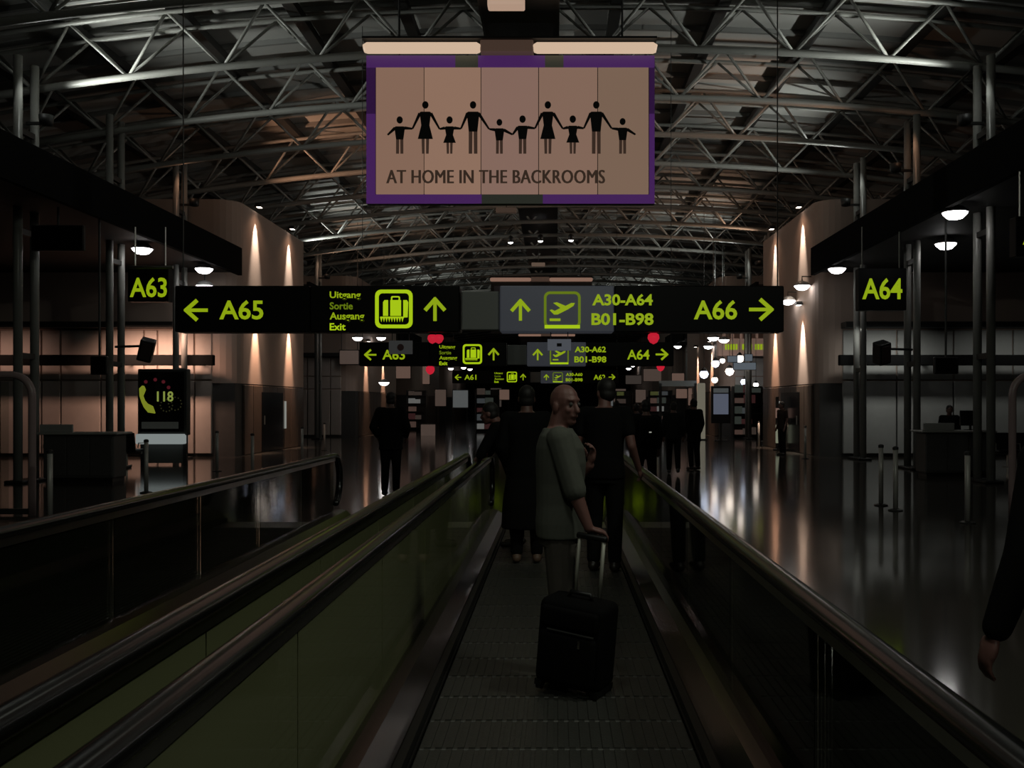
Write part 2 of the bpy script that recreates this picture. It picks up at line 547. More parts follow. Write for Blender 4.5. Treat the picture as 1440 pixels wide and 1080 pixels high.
# smaller ones further along the hall
for x, y, d in ((503, 475, 46), (536, 475, 52), (1003, 475, 43.0), (1018, 478, 45), (996, 487, 50), (953, 487, 64), (884, 518, 90), (890, 514, 96), (634, 518, 86), (652, 517, 92), (661, 519, 98), (1006, 489, 51.5), (540, 538, 46.5)):
    p = P(x, y, d)
    t = thing('far_dish_lamp', 'small bright dish lamp far down the hall', 'ceiling lamp', p, 'far dish lamps')
    for c in base:
        o = link_mesh(c.name.split('.')[0], c.data, t)
    MB().tube([(0, 0, 0.13), (0, 0, max(0.3, (5.75 if (p.x < -9.9 or p.x > 8.05) else arch(p.x) + 1.5) - p.z))], 0.012, 5).build('stem', m_dark, t)
# three spots on the roof trusses
for x, y in ((718, 341), (760, 339), (803, 338)):
    p = P(x, y, 44.3)
    t = thing('truss_spotlight', 'small bright spotlight clamped below a roof truss', 'spotlight', p, 'truss spotlights')
    MB().lathe([(0.06, 0.3), (0.12, 0.25), (0.14, 0.0), (0.11, 0.0)], n=14).build('housing', m_dark, t, True)
    MB().lathe([(0.02, -0.06), (0.09, -0.04), (0.115, 0.0)], n=14).build('lens', g_lamp, t, True)
    MB().tube([(0, 0, 0.28), (0, 0, arch(p.x) - p.z)], 0.03, 6).build('clamp', m_dark, t)

# ------------------------------------------------------------------ moving walkways
def walkway(name_label, xc, y0, y1, gm, inner_right_glass=None):
    t = thing('moving_walkway', name_label, 'moving walkway', (xc, y0, 0))
    L = y1 - y0
    HZ = 0.965
    for s in (-1, 1):
        pts = [(s * 0.88, 0, HZ), (s * 0.88, L - 0.35, HZ)]
        n = 24
        pts = [(s * 0.88, (L - 0.35) * i / n, HZ) for i in range(n + 1)]
        for k in range(1, 11):
            an = PI * k / 10 * 0.92
            pts.append((s * 0.88, L - 0.35 + 0.33 * math.sin(an), HZ - 0.33 + 0.33 * math.cos(an)))
        MB().tube(pts, 0.048, 10, flat=0.75).build('handrail', m_rubber, t, True)
        rail = [(p[0], p[1], p[2] - 0.045) for p in pts[:n + 1]]
        MB().box(s * 0.88 - 0.018, s * 0.88 + 0.018, 0, L - 0.35, HZ - 0.075, HZ - 0.03).build('handrail_guide', m_steel, t)
        # glass panes
        k = int((L - 0.4) / 1.5)
        for i in range(k):
            ya = 0.02 + i * (L - 0.4) / k
            yb = ya + (L - 0.4) / k - 0.012
            g = gm[0] if s < 0 else gm[1]
            MB().box(s * 0.88 - 0.006, s * 0.88 + 0.006, ya, yb, 0.215, HZ - 0.076).build('glass_pane', g, t)
        prof = [(0.70, 0.0), (0.70, 0.115), (0.715, 0.13), (0.79, 0.20), (0.85, 0.215), (0.97, 0.215), (0.985, 0.2), (0.985, 0.0)]
        MB().prism_xz([(s * a, b) for a, b in prof], 0, L).build('deck', m_deck, t)
        MB().box(min(s * 0.66, s * 0.70), max(s * 0.66, s * 0.70), 0, L, 0.012, 0.10).build('skirt', m_black, t)
        MB().box(min(s * 0.652, s * 0.66), max(s * 0.652, s * 0.66), 0, L, 0.03, 0.045).build('skirt_brush', m_black, t)
    pal = MB().bbox(-0.648, 0.648, 0.004, 0.396, 0.002, 0.03, 0.006, 1)
    for i in range(24):
        xa = -0.62 + i * 0.0525
        pal.box(xa, xa + 0.03, 0.01, 0.39, 0.03, 0.036)
    pm = pal.data('pallet', m_pallet)
    for i in range(int((L - 0.6) / 0.4)):
        link_mesh('pallet', pm, t, (0, 0.4 * i, 0))
    MB().prism_xz([(-0.68, 0.002), (0.68, 0.002), (0.68, 0.04), (-0.68, 0.04)], L - 0.6, L).build('comb_plate', m_steel, t)
    return t
walkway('moving walkway carrying the man with the suitcase, between two black handrails', 0.0, -1.5, 13.1, (m_glassL, m_glassR))
walkway('empty moving walkway beside the occupied one, on its lounge-sign side with the telephone poster', -2.07, -1.5, 13.1, (m_glassR, m_glassL))

# ------------------------------------------------------------------ overhead direction signs
def arrow(mb, cx, cz, r, kind, y):
    """thick arrow in the x,z plane"""
    w_ = r * 0.26
    def seg(a, b, wd):
        a = Vector(a); b = Vector(b)
        d = (b - a).normalized(); n = Vector((-d.y, d.x)) * wd / 2
        return [a + n, b + n, b - n, a - n]
    rot = {'up': 0, 'left': PI / 2, 'right': -PI / 2}[kind]
    polys = [seg((0, -r), (0, r * 0.75), w_ * 1.15), seg((-r * 0.86, -r * 0.08), (w_ * 0.3, r * 0.98), w_ * 1.3), seg((r * 0.86, -r * 0.08), (-w_ * 0.3, r * 0.98), w_ * 1.3)]
    for i, pl in enumerate(polys):
        q = []
        for p in pl:
            x = p.x * math.cos(rot) - p.y * math.sin(rot)
            z = p.x * math.sin(rot) + p.y * math.cos(rot)
            q.append((cx + x, cz + z))
        mb.prism_xz(q, y - 0.006 - 0.001 * i, y)
def frame(mb, x0, x1, z0, z1, t, y):
    """rounded outline square"""
    def rr(x0, x1, z0, z1, r):
        pts = []
        for cx, cz, a0 in ((x1 - r, z1 - r, 0), (x0 + r, z1 - r, 90), (x0 + r, z0 + r, 180), (x1 - r, z0 + r, 270)):
            for k in range(5):
                a = R(a0 + 90 * k / 4)
                pts.append((cx + r * math.cos(a), cz + r * math.sin(a)))
        return pts
    o = rr(x0, x1, z0, z1, 0.16 * (x1 - x0)); i = rr(x0 + t, x1 - t, z0 + t, z1 - t, 0.10 * (x1 - x0))
    n = len(o)
    vs = [(x, y - 0.008, z) for x, z in o + i] + [(x, y, z) for x, z in o + i]
    fs = []
    for k in range(n):
        k2 = (k + 1) % n
        fs += [(k, k2, n + k2, n + k), (2 * n + k, 2 * n + n + k, 2 * n + n + k2, 2 * n + k2), (k, 2 * n + k, 2 * n + k2, k2), (n + k, n + k2, 3 * n + k2, 3 * n + k)]
    mb.add(vs, fs)
m_signblk = mat('sign_panel_black', (0.006, 0.006, 0.006), 0.4, spec=0.15)
m_signlit = mat('sign_panel_lit', (0.10, 0.11, 0.13), 0.35, emit=(0.030, 0.032, 0.040), es=0.65)  # light falling on this sign section, put into its colour and emission
m_signmid = mat('sign_link_grey', (0.22, 0.23, 0.22), 0.5)
def sign(d, xc, zb, lab, lt, rt, mid, detail=True):
    s = d / 12.1 * 0 + 1.0
    sx = 7.56 / 843.0                       # metres per photo pixel of the nearest sign
    def X(px): return xc + (px - 676.0) * sx
    def Z(py): return zb + (468.0 - py) * sx
    y = d - 0.16
    t = thing('direction_sign', lab, 'sign', (xc, d, zb))
    for nm, a, b, m in (('sign_panel', 253, 440, m_signblk), ('sign_panel', 441, 648, m_signblk), ('sign_panel', 704, 862, m_signlit), ('sign_panel', 863, 1098, m_signblk)):
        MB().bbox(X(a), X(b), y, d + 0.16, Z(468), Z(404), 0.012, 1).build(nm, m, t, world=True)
    MB().bbox(X(650), X(703), y + 0.06, d + 0.1, Z(465), Z(411), 0.012, 1).build('link_box', m_signmid, t, world=True)
    for px in (258, 1093):
        x = X(px)
        MB().tube([(x, d, Z(405)), (x, d, arch(x) + 1.5)], 0.008, 6).build('hanger_rod', m_dark, t, world=True)
    mb = MB(); arrow(mb, X(283), Z(438), 16 * sx, 'left', y); mb.build('arrow', g_yel, t, world=True)
    text(lt, X(315), X(376), Z(451), Z(424), y, g_yel, t, bold=0.02)
    for i, (wd, x1, ya, yb, m) in enumerate((('Uitgang', 511, 424, 412, g_yel), ('Sortie', 500, 437, 427, g_yel3), ('Ausgang', 516, 454, 441, g_yel), ('Exit', 490, 466, 456, g_yel2))):
        text(wd, X(468), X(x1), Z(ya), Z(yb), y, m, t, bold=0.02)
    mb = MB(); frame(mb, X(531), X(583), Z(463), Z(409.5), 5 * sx, y); mb.build('pictogram_frame', g_yel2, t, world=True)
    mb = MB()
    mb.prism_xz([(X(552), Z(446)), (X(567), Z(446)), (X(567), Z(424)), (X(552), Z(424))], y - 0.007, y)
    mb.prism_xz([(X(542), Z(446)), (X(549), Z(446)), (X(549), Z(424)), (X(544), Z(424)), (X(542), Z(427))], y - 0.007, y)
    mb.prism_xz([(X(570), Z(448)), (X(576), Z(448)), (X(577), Z(427)), (X(575), Z(424)), (X(570), Z(424))], y - 0.007, y)
    frame(mb, X(553), X(565.5), Z(426), Z(418.5), 1.8 * sx, y)
    n = 9
    for k in range(n):
        xa = X(538 + 33 * k / n)
        mb.prism_xz([(xa, Z(448)), (xa + 3.2 * sx, Z(448)), (xa + 1.6 * sx, Z(454.5))], y - 0.006, y)
    mb.prism_xz([(X(538), Z(449)), (X(571), Z(449)), (X(571), Z(447)), (X(538), Z(447))], y - 0.0065, y)
    mb.build('suitcase_pictogram', g_yel2, t, world=True)
    mb = MB(); arrow(mb, X(614), Z(437), 16 * sx, 'up', y); mb.build('arrow', g_yel, t, world=True)
    mb = MB(); arrow(mb, X(732.5), Z(438), 14.5 * sx, 'up', y); mb.build('arrow', g_yel, t, world=True)
    mb = MB(); frame(mb, X(765), X(816), Z(463), Z(412), 3.6 * sx, y); mb.build('pictogram_frame', g_yel3, t, world=True)
    MB().prism_xz([(X(766), Z(463.4)), (X(815), Z(463.4)), (X(815), Z(458.5)), (X(766), Z(458.5))], y - 0.011, y - 0.008).build('frame_bar', g_yel2, t, world=True)
    mb = MB()
    q = [(773, 438), (776, 437), (780, 439), (788, 435), (778, 428), (783, 427), (795, 432), (803, 428), (808, 428), (806, 432), (798, 437), (784, 444), (779, 444)]
    mb.prism_xz([(X(a), Z(b)) for a, b in q], y - 0.007, y)
    mb.prism_xz([(X(773), Z(453)), (X(788), Z(453)), (X(788), Z(449.5)), (X(773), Z(449.5))], y - 0.007, y)
    mb.build('plane_pictogram', g_yel, t, world=True)
    a, b = mid
    text(a, X(832), X(916), Z(431.5), Z(415.5), y, g_yel, t, bold=0.03)
    text(b, X(831), X(917), Z(459), Z(442), y, g_yel, t, bold=0.03)
    text(rt, X(973), X(1033), Z(451), Z(424), y, g_yel, t, bold=0.02)
    mb = MB(); arrow(mb, X(1066), Z(437), 16.5 * sx, 'right', y); mb.build('arrow', g_yel, t, world=True)
    return t
ZB = EYE + 100 / F * 12.1
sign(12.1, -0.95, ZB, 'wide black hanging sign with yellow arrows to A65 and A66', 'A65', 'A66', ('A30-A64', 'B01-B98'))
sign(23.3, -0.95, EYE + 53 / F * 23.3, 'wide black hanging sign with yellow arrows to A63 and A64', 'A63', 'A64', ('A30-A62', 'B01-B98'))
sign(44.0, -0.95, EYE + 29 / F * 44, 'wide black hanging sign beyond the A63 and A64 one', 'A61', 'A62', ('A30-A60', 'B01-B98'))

# red beacons and small boards under the signs
def beacon(px, py, d, ztop, r=0.062):
    p = P(px, py, d)
    t = thing('red_beacon', 'red glowing beacon lamp under a hanging direction sign', 'warning lamp', p, 'red beacons')
    MB().lathe([(0.0, -r * 1.1), (r * 0.6, -r * 0.8), (r, -r * 0.1), (r * 0.9, r * 0.55), (r * 0.5, r * 0.8)], n=16).build('lens', g_red, t, True)
    MB().lathe([(r * 0.55, r * 0.78), (r * 0.55, max(r * 0.9, ztop - p.z + 0.004))], n=12).build('socket', m_black, t)
for dx in (-4, 5):
    beacon(612 + dx, 476, 12.1, ZB)
beacon(919, 475, 12.1, ZB, 0.075)
beacon(605, 520, 23.3, EYE + 53 / F * 23.3, 0.11)
beacon(929, 516, 23.3, EYE + 53 / F * 23.3, 0.10)
for lab, px0, px1, py0, py1, col, dot in (('small grey board with a dark round symbol hanging below the black sign', 547, 580, 479, 498, (0.12, 0.12, 0.125), True),
                                          ('small grey-blue notice board hanging below the departures panel', 770, 803, 477, 493, (0.30, 0.32, 0.40), False)):
    a = P(px0, py1, 12.0); b = P(px1, py0, 12.0)
    t = thing('notice_board', lab, 'notice board', ((a.x + b.x) / 2, 12.0, a.z))
    MB().box(a.x, b.x, 11.99, 12.01, a.z, b.z).build('board', mat('board_%d' % px0, col, 0.5, emit=col, es=0.13), t, world=True)
    for x in (a.x + 0.04, b.x - 0.04):
        MB().tube([(x, 12.0, b.z), (x, 12.0, ZB + 0.01)], 0.006, 5).build('cord', m_dark, t, world=True)
    c = ((a.x + b.x) / 2, (a.z + b.z) / 2)
    if dot:
        MB().tube([(c[0], 11.992, c[1]), (c[0], 11.983, c[1])], 0.042, 16).build('symbol', mat('symbol_red', (0.05, 0.01, 0.012), 0.5), t, world=True)
    else:
        MB().box(c[0] - 0.03, c[0] + 0.03, 11.985, 11.991, c[1] - 0.02, c[1] + 0.02).build('symbol', m_signblk, t, world=True)

# gate number boxes at the lounges
def gate_box(num, px0, px1, py0, py1, tx0, tx1, ty0, ty1, d, lab):
    a = P(px0, py1, d); b = P(px1, py0, d)
    t = thing('gate_sign', lab, 'sign', ((a.x + b.x) / 2, d, a.z))
    MB().bbox(a.x, b.x, d - 0.13, d + 0.13, a.z, b.z, 0.015, 1).build('sign_box', m_signblk, t, world=True)
    for x in (a.x + 0.12, b.x - 0.12):
        MB().tube([(x, d, b.z - 0.01), (x, d, 5.76)], 0.018, 6).build('hanger_rod', m_steel, t, world=True)
    q0 = P(tx0, ty1, d); q1 = P(tx1, ty0, d)
    text(num, q0.x, q1.x, q0.z, q1.z, d - 0.131, g_yel, t, bold=0.02)
    return t
gate_box('A64', 1205, 1272, 378, 437, 1210, 1266, 392, 422, 22.3, 'square black gate sign reading A64 hanging from the soffit')
g = gate_box('A63', 183, 240, 378, 425, 186, 238, 391, 419, 22.3, 'black gate sign reading A63 hanging from the soffit')
a = P(178, 375, 22.0); b = P(241, 372, 22.0)
MB().tube([(a.x, 22.1, a.z), (b.x, 22.1, a.z)], 0.04, 8).build('sign_rail', m_steel, g, world=True)
t = gate_box('A66', 1424, 1490, 306, 362, 1433, 1486, 322, 346, 16.5, 'square black gate sign at the picture border showing a yellow character edge')
t['label'] = 'square black gate sign reading A66 hanging closer than the A64 one'

# ------------------------------------------------------------------ big lightbox banner
def banner(d, xc, full, lab):
    sx = 5.99 / 404.0
    zt = EYE + (VY - 78) / F * 20.0
    def X(px): return xc + (px - 717.5) * sx
    def Z(py): return zt - (py - 78) * sx
    t = thing('lightbox_banner', lab, 'banner', (xc, d, Z(286)))
    pur = glow('banner_purple', (0.050, 0.013, 0.088), 1.0)
    pur2 = glow('banner_purple_dark', (0.022, 0.005, 0.038), 1.0)
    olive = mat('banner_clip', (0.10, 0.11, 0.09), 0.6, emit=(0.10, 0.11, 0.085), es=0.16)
    face = [glow('banner_face_%d' % i, c, 1.0) for i, c in enumerate(((0.225, 0.132, 0.092), (0.262, 0.155, 0.108), (0.222, 0.133, 0.104), (0.218, 0.132, 0.096), (0.185, 0.118, 0.082)))]
    MB().box(X(515), X(920), d + 0.02, d + 0.22, Z(286), Z(78)).build('casing', m_dark, t, world=True)
    if not full:
        MB().box(X(528), X(912), d - 0.01, d + 0.02, Z(273), Z(95)).build('banner_panel', mat('far_banner_face', (0.10, 0.10, 0.12), 0.5), t, world=True)
    else:
        ed = [528, 596, 676, 757, 840, 912]
        for i in range(5):
            MB().bbox(X(ed[i]) + 0.008, X(ed[i + 1]) - 0.008, d - 0.012, d + 0.02, Z(273), Z(95), 0.006, 1).build('banner_panel', face[i], t, world=True)
        for a, b, m in ((515, 640, pur), (640, 672, olive), (672, 766, pur), (766, 792, olive), (792, 920, pur)):
            MB().box(X(a), X(b), d - 0.005, d + 0.02, Z(95), Z(78)).build('frame_strip', m, t, world=True)
        for a, b, m in ((515, 677, pur), (677, 763, olive), (763, 920, pur)):
            MB().box(X(a), X(b), d - 0.005, d + 0.02, Z(286), Z(273.3)).build('frame_strip', m, t, world=True)
        for a, b in ((515, 527.5), (912.5, 920)):
            MB().box(X(a), X(b), d - 0.005, d + 0.02, Z(273), Z(160)).build('frame_strip', pur, t, world=True)
            MB().box(X(a), X(b), d - 0.005, d + 0.02, Z(160), Z(95.3)).build('frame_strip', pur2, t, world=True)
        ink = mat('banner_ink', (0.004, 0.004, 0.004), 0.6)
        inkb = mat('banner_ink_brown', (0.012, 0.008, 0.006), 0.6, emit=(0.035, 0.02, 0.014), es=1.0)
        inkt = mat('banner_lettering_ink', (0.012, 0.008, 0.006), 0.6, emit=(0.030, 0.018, 0.012), es=1.0)
        y = d - 0.012
        cs = [88, 232, 368, 500, 648, 778, 920, 1060, 1192, 1340]
        kinds = 'bwgmbbwgmb'
        tops = [135, 50, 135, 50, 150, 130, 50, 130, 50, 145]
        hands = [(20, 240), (160, 205), (312, 207), (432, 205), (590, 207), (722, 238), (848, 203), (1004, 205), (1122, 203), (1278, 203), (1412, 238)]
        def U(u, v): return (X(540 + u / 4), Z(130 + v / 4))
        for i, (c, k, tp) in enumerate(zip(cs, kinds, tops)):
            mb = MB(); ml = MB()
            H_ = 345 - tp
            big = k in 'wm'
            hr = 0.072 * H_ if big else 0.098 * H_
            hc = tp + hr
            mb.prism_xz([U(c + hr * 0.85 * math.cos(2 * PI * j / 14), hc + hr * math.sin(2 * PI * j / 14)) for j in range(14)], y - 0.006, y)
            sh = tp + (0.20 if big else 0.27) * H_
            hw = (0.115 if big else 0.135) * H_
            if k in 'mb':
                wa = tp + (0.58 if big else 0.62) * H_
                mb.prism_xz([U(c - hw * 1.05, sh + 6), U(c - hw * 0.8, sh), U(c + hw * 0.8, sh), U(c + hw * 1.05, sh + 6), U(c + hw * 0.72, wa), U(c - hw * 0.72, wa)], y - 0.006, y)
                for s in (-1, 1):
                    ml.prism_xz([U(c + s * hw * 0.72, wa), U(c + s * hw * 0.72, 345), U(c + s * hw * 0.14, 345), U(c + s * hw * 0.10, wa)], y - 0.0055, y)
            else:
                wa = tp + (0.46 if big else 0.5) * H_
                hem = tp + (0.72 if big else 0.71) * H_
                mb.prism_xz([U(c - hw * 0.95, sh + 4), U(c - hw * 0.7, sh), U(c + hw * 0.7, sh), U(c + hw * 0.95, sh + 4), U(c + hw * 0.68, wa), U(c + hw * 1.25, hem), U(c - hw * 1.25, hem), U(c - hw * 0.68, wa)], y - 0.006, y)
                for s in (-1, 1):
                    ml.prism_xz([U(c + s * hw * 0.62, hem), U(c + s * hw * 0.55, 345), U(c + s * hw * 0.12, 345), U(c + s * hw * 0.12, hem)], y - 0.0055, y)
            for s, h in ((-1, hands[i]), (1, hands[i + 1])):
                sx0 = c + s * hw * 0.9
                dx, dz = h[0] - sx0, h[1] - sh
                L = math.hypot(dx, dz); nx, nz = -dz / L * 7, dx / L * 7
                mb.prism_xz([U(sx0 + nx * 1.3, sh + 9 + nz * 1.3), U(h[0] + nx * .7, h[1] + nz * .7), U(h[0] - nx * .7, h[1] - nz * .7), U(sx0 - nx * 1.3, sh + 9 - nz * 1.3)], y - 0.0065 - 0.0002 * (s + 1), y)
            f = mb.build('pictogram_figure', ink, t, world=True)
            ml.v = [tuple(Vector(v) - t.location) for v in ml.v]
            ml.build('figure_legs', inkb, f)
        text('AT HOME IN THE BACKROOMS', X(543), X(849), Z(258), Z(239), y, inkt, t, bold=0.0, space=1.05, thick=0.022)
    # lamp bar along the top edge
    bar = glow('banner_lamp', (0.62, 0.45, 0.32), 1.0) if full else glow('banner_lamp_far', (0.22, 0.125, 0.09), 1.0)
    MB().box(X(512), X(922), d - 0.25, d + 0.25, Z(60) , Z(57)).build('lamp_hood', m_dark, t, world=True)
    for a, b in ((513, 676), (750, 922)):
        MB().tube([(X(a), d - 0.14, Z(72)), (X(a + 5), d - 0.14, Z(71)), (X(b - 5), d - 0.14, Z(71)), (X(b), d - 0.14, Z(72))], [0.08, 0.115, 0.115, 0.08], 12).build('lamp_tube', bar, t, True, world=True)
    MB().bbox(X(676), X(750), d - 0.22, d + 0.2, Z(77), Z(61), 0.02, 1).build('lamp_bracket', mat('bracket_brown', (0.10, 0.07, 0.055), 0.5, emit=(0.06, 0.036, 0.026), es=0.8), t, world=True)
    for px in (560, 875):
        x = X(px)
        MB().tube([(x, d + 0.1, Z(80)), (x, d + 0.1, arch(x) + 1.5)], 0.025, 6).build('hanger_rod', m_dark, t, world=True)
    return t
banner(20.0, -0.95, True, 'big purple-framed lightbox with a chain of black paper-doll figures')
banner(57.0, -0.87, False, 'dark far banner with pink lamp tubes above the A65 sign')
banner(103.0, -1.0, False, 'farthest dark banner whose pink lamp tubes peek between the signs')
# small hanging light boxes along the cable tray
for px, py, d, lab, e in ((712, 4, 15.2, 'small pale light box hung under the tray in front of the lightbox banner', 0.75), (712, 296, 33.0, 'small dim brown box hung under the tray behind the lightbox banner', 0.05), (757, 372, 50, 'small dim pinkish box hung far along the tray', 0.16)):
    p = P(px, py, d)
    t = thing('hanging_light_box', lab, 'light box', p)
    wd = 26 * d / F if d < 30 else 0.35
    MB().bbox(-wd, wd, -0.12, 0.12, -0.09, 0.09, 0.02, 1).build('box', mat('light_box_%d' % px + str(py), (0.1, 0.08, 0.07), 0.5, emit=(0.55, 0.37, 0.27), es=e), t)
    MB().tube([(0, 0, 0.08), (0, 0, 9.69 - p.z)], 0.02, 6).build('stem', m_dark, t)

# ------------------------------------------------------------------ lounge furniture
m_post = mat('post_satin', (0.45, 0.44, 0.41), 0.4, 0.25)
def bollard(x, y, h=0.96, m=m_post):
    lab = 'slim steel post on the floor before the %s lounge' % ('telephone-poster' if x < 0 else 'A64')
    t = thing('steel_post', lab, 'post', (x, y, 0), 'steel posts of the poster lounge' if x < 0 else 'steel posts of the A64 lounge')
    MB().tube([(0, 0, 0.02), (0, 0, h)], 0.038, 12).build('shaft', m, t, True)
    MB().lathe([(0.11, 0), (0.11, 0.015), (0.05, 0.03)], n=16).build('foot', m_dark, t)
    MB().lathe([(0.045, h - 0.02), (0.045, h + 0.02), (0.02, h + 0.035)], n=12).build('cap', m_dark, t)
for x, y in ((-7.25, 13.75), (-7.6, 17.8), (-6.8, 21.5), (-7.3, 27.6), (-8.3, 23.5), (-8.2, 34.0), (-8.0, 44), (-7.2, 44.5), (5.7, 13.3), (5.25, 14.85), (5.28, 15.6), (7.5, 28.9), (7.6, 36)):
    bollard(x, y)

def portal(x, s, y):
    """tube frame with glass around a lounge entry"""
    t = thing('lounge_portal', 'tall rounded tube frame with glass pane around the %s lounge entry' % ('telephone-poster' if s < 0 else 'grey-panelled'), 'glass screen', (x, y, 0))
    pts = [(0, 0, 0)] + [(0, 0, 2.05 * k / 6) for k in range(1, 6)]
    for k in range(7):
        a = PI / 2 * k / 6
        pts.append((s * (0.3 - 0.3 * math.cos(a)), 0, 1.78 + 0.3 * math.sin(a)))
    pts += [(s * 1.2, 0, 2.08), (s * 4.5, 0, 2.08)]
    MB().tube(pts, 0.055, 10).build('tube_frame', mat('portal_tube', (0.30, 0.22, 0.22), 0.3), t, True)
    MB().tube([(s * 4.5, 0, 0), (s * 4.5, 0, 2.08)], 0.05, 10).build('tube_post', MATS['portal_tube'], t, True)
    for k in range(3):
        a, b = s * (0.35 + 1.38 * k), s * (0.35 + 1.38 * (k + 1) - 0.03)
        MB().box(min(a, b), max(a, b), -0.008, 0.008, 0.1, 1.98).build('glass_pane', m_winglass, t)
    MB().box(min(s * .05, s * 4.5), max(s * .05, s * 4.5), -0.03, 0.03, 0.02, 0.1).build('bottom_rail', m_dark, t)
portal(-7.75, -1, 14.2)
portal(6.75, 1, 14.2)

# overhead service rails with brackets on the end walls
for s in (-1, 1):
    x0 = XL if s < 0 else XR
    a, b = x0 + s * 0.4, x0 + s * 11
    t = thing('service_rail', 'dark horizontal rail crossing the %s wall panels' % ('warm lit' if s < 0 else 'grey'), 'rail', ((a + b) / 2, 29.2, 2.9))
    MB().bbox(min(a, b), max(a, b), 29.1, 29.3, 2.82, 3.14, 0.02, 1).build('rail_beam', m_rail, t, world=True)
    for k in range(5):
        x = x0 + s * (1.0 + 2.2 * k)
        MB().box(x - 0.05, x + 0.05, 29.3, 29.93, 2.9, 3.02).build('wall_bracket', m_dark, t, world=True)
    # loudspeaker on an arm
    px = 1240 if s > 0 else 206
    p = P(px, 496 if s > 0 else 492, 24.0)
    q = thing('loudspeaker', 'dark box loudspeaker on an arm off the %s' % ('column by the A64 sign' if s > 0 else 'column above the telephone poster'), 'loudspeaker', p)
    o = MB().bbox(-0.17, 0.17, -0.16, 0.16, -0.28, 0.28, 0.03, 2).build('cabinet', m_black, q)
    o.rotation_euler = (0.35, 0.25 * s * -1, 0.3)
    cx = 9.05 if s > 0 else -11.2
    MB().tube([(0, 0, 0.1), (cx - p.x, 0.4, 0.1)], 0.03, 8).build('arm', m_dark, q)
    o = MB().bbox(-0.12, 0.12, -0.175, -0.155, -0.22, 0.22, 0.008, 1).build('grille', mat('speaker_grille', (0.05, 0.03, 0.028), 0.7), q)
    o.rotation_euler = (0.35, 0.25 * s * -1, 0.3)

def monitor(px, py, d, wpx, hpx, lab, ztop=5.76):
    p = P(px, py, d)
    w2, h2 = wpx * d / F / 2, hpx * d / F / 2
    t = thing('hanging_monitor', lab, 'monitor', p)
    MB().bbox(-w2, w2, -0.05, 0.06, -h2, h2, 0.02, 1).build('housing', m_black, t)
    MB().box(-w2 + 0.03, w2 - 0.03, -0.056, -0.05, -h2 + 0.03, h2 - 0.03).build('screen', m_blackgloss, t)
    MB().tube([(0, 0.0, h2 - 0.02), (0, 0.0, ztop - p.z)], 0.025, 8).build('pole', m_dark, t)
monitor(82, 335, 20.0, 74, 36, 'wide switched-off flight display hanging near the lounge posts')
monitor(1330, 514, 21.0, 34, 24, 'dark monitor hanging over the gate counter')
monitor(140, 514, 21.0, 24, 26, 'dark monitor hanging beside the paired column')

# telephone poster lightbox with pale shelf
d = 26.0
t = thing('telephone_poster', 'black lightbox poster with a yellow telephone handset above a pale glowing shelf', 'poster', (P(230, 0, d).x, d, 0))
a = P(196, 612, d); b = P(266, 519, d)
MB().bbox(a.x, b.x, d - 0.12, d + 0.12, a.z, b.z, 0.03, 2).build('casing', mat('poster_case', (0.03, 0.032, 0.028), 0.4), t, world=True)
a2 = P(199, 607, d); b2 = P(261, 523, d)
MB().box(a2.x, b2.x, d - 0.125, d - 0.12, a2.z, b2.z).build('poster_sheet', m_blackgloss, t, world=True)
def pz(x, y): return P(185 + x * 90 / 748, 510 + y * 130 / 1080, d)
y = d - 0.128
pts = [pz(160, 270), pz(152, 310), pz(140, 390), pz(160, 450), pz(190, 500), pz(245, 545), pz(300, 590)]
mb = MB().tube([(p.x, y, p.z) for p in pts], [0.03, 0.095, 0.055, 0.055, 0.075, 0.11, 0.012], 12)
mb.v = [(v[0], y + (v[1] - y) * 0.08, v[2]) for v in mb.v]
mb.build('handset', glow('handset_yellow', (0.17, 0.20, 0.015), 1.0), t, True, world=True)
e0, e1 = pz(320, 455), pz(510, 335)
text('118', e0.x, e1.x, e0.z, e1.z, y, glow('poster_number', (0.20, 0.25, 0.05), 1.0), t, bold=0.02)
for cx, cy, r in ((530, 480, 75), (430, 500, 70)):
    for k in range(12):
        an = 2 * PI * k / 12
        q = pz(cx + r * math.cos(an), cy + r * math.sin(an))
        MB().tube([(q.x, y + 0.002, q.z), (q.x, y - 0.004, q.z)], 0.02, 8).build('cord_coil', glow('cord_dim', (0.016, 0.016, 0.006), 1.0), t, world=True)
for cx, cy in ((190, 225), (300, 200), (395, 225), (455, 290)):
    q = pz(cx, cy)
    MB().tube([(q.x, y + 0.002, q.z), (q.x, y - 0.004, q.z)], 0.05, 10).build('red_dot', glow('poster_red', (0.06, 0.006, 0.01), 1.0), t, world=True)
q0, q1 = pz(140, 770), pz(570, 690)
MB().box(q0.x, q1.x, y, y + 0.003, q0.z, q1.z).build('caption_strip', glow('caption_grey', (0.012, 0.013, 0.011), 1.0), t, world=True)
q0, q1 = P(197, 624, d), P(263, 610, d)
MB().bbox(q0.x, q1.x, d - 0.3, d + 0.1, q0.z, q1.z, 0.02, 1).build('shelf', glow('shelf_glow', (0.20, 0.225, 0.22), 1.0), t, world=True)
for x in (a.x + 0.1, b.x - 0.1):
    MB().box(x - 0.05, x + 0.05, d - 0.05, d + 0.05, 0, a.z + 0.05).build('leg', m_dark, t, world=True)
MB().box(a.x + 0.16, b.x - 0.16, d - 0.02, d + 0.02, 0.05, 0.62).build('front_panel', mat('poster_panel', (0.10, 0.105, 0.10), 0.5), t, world=True)

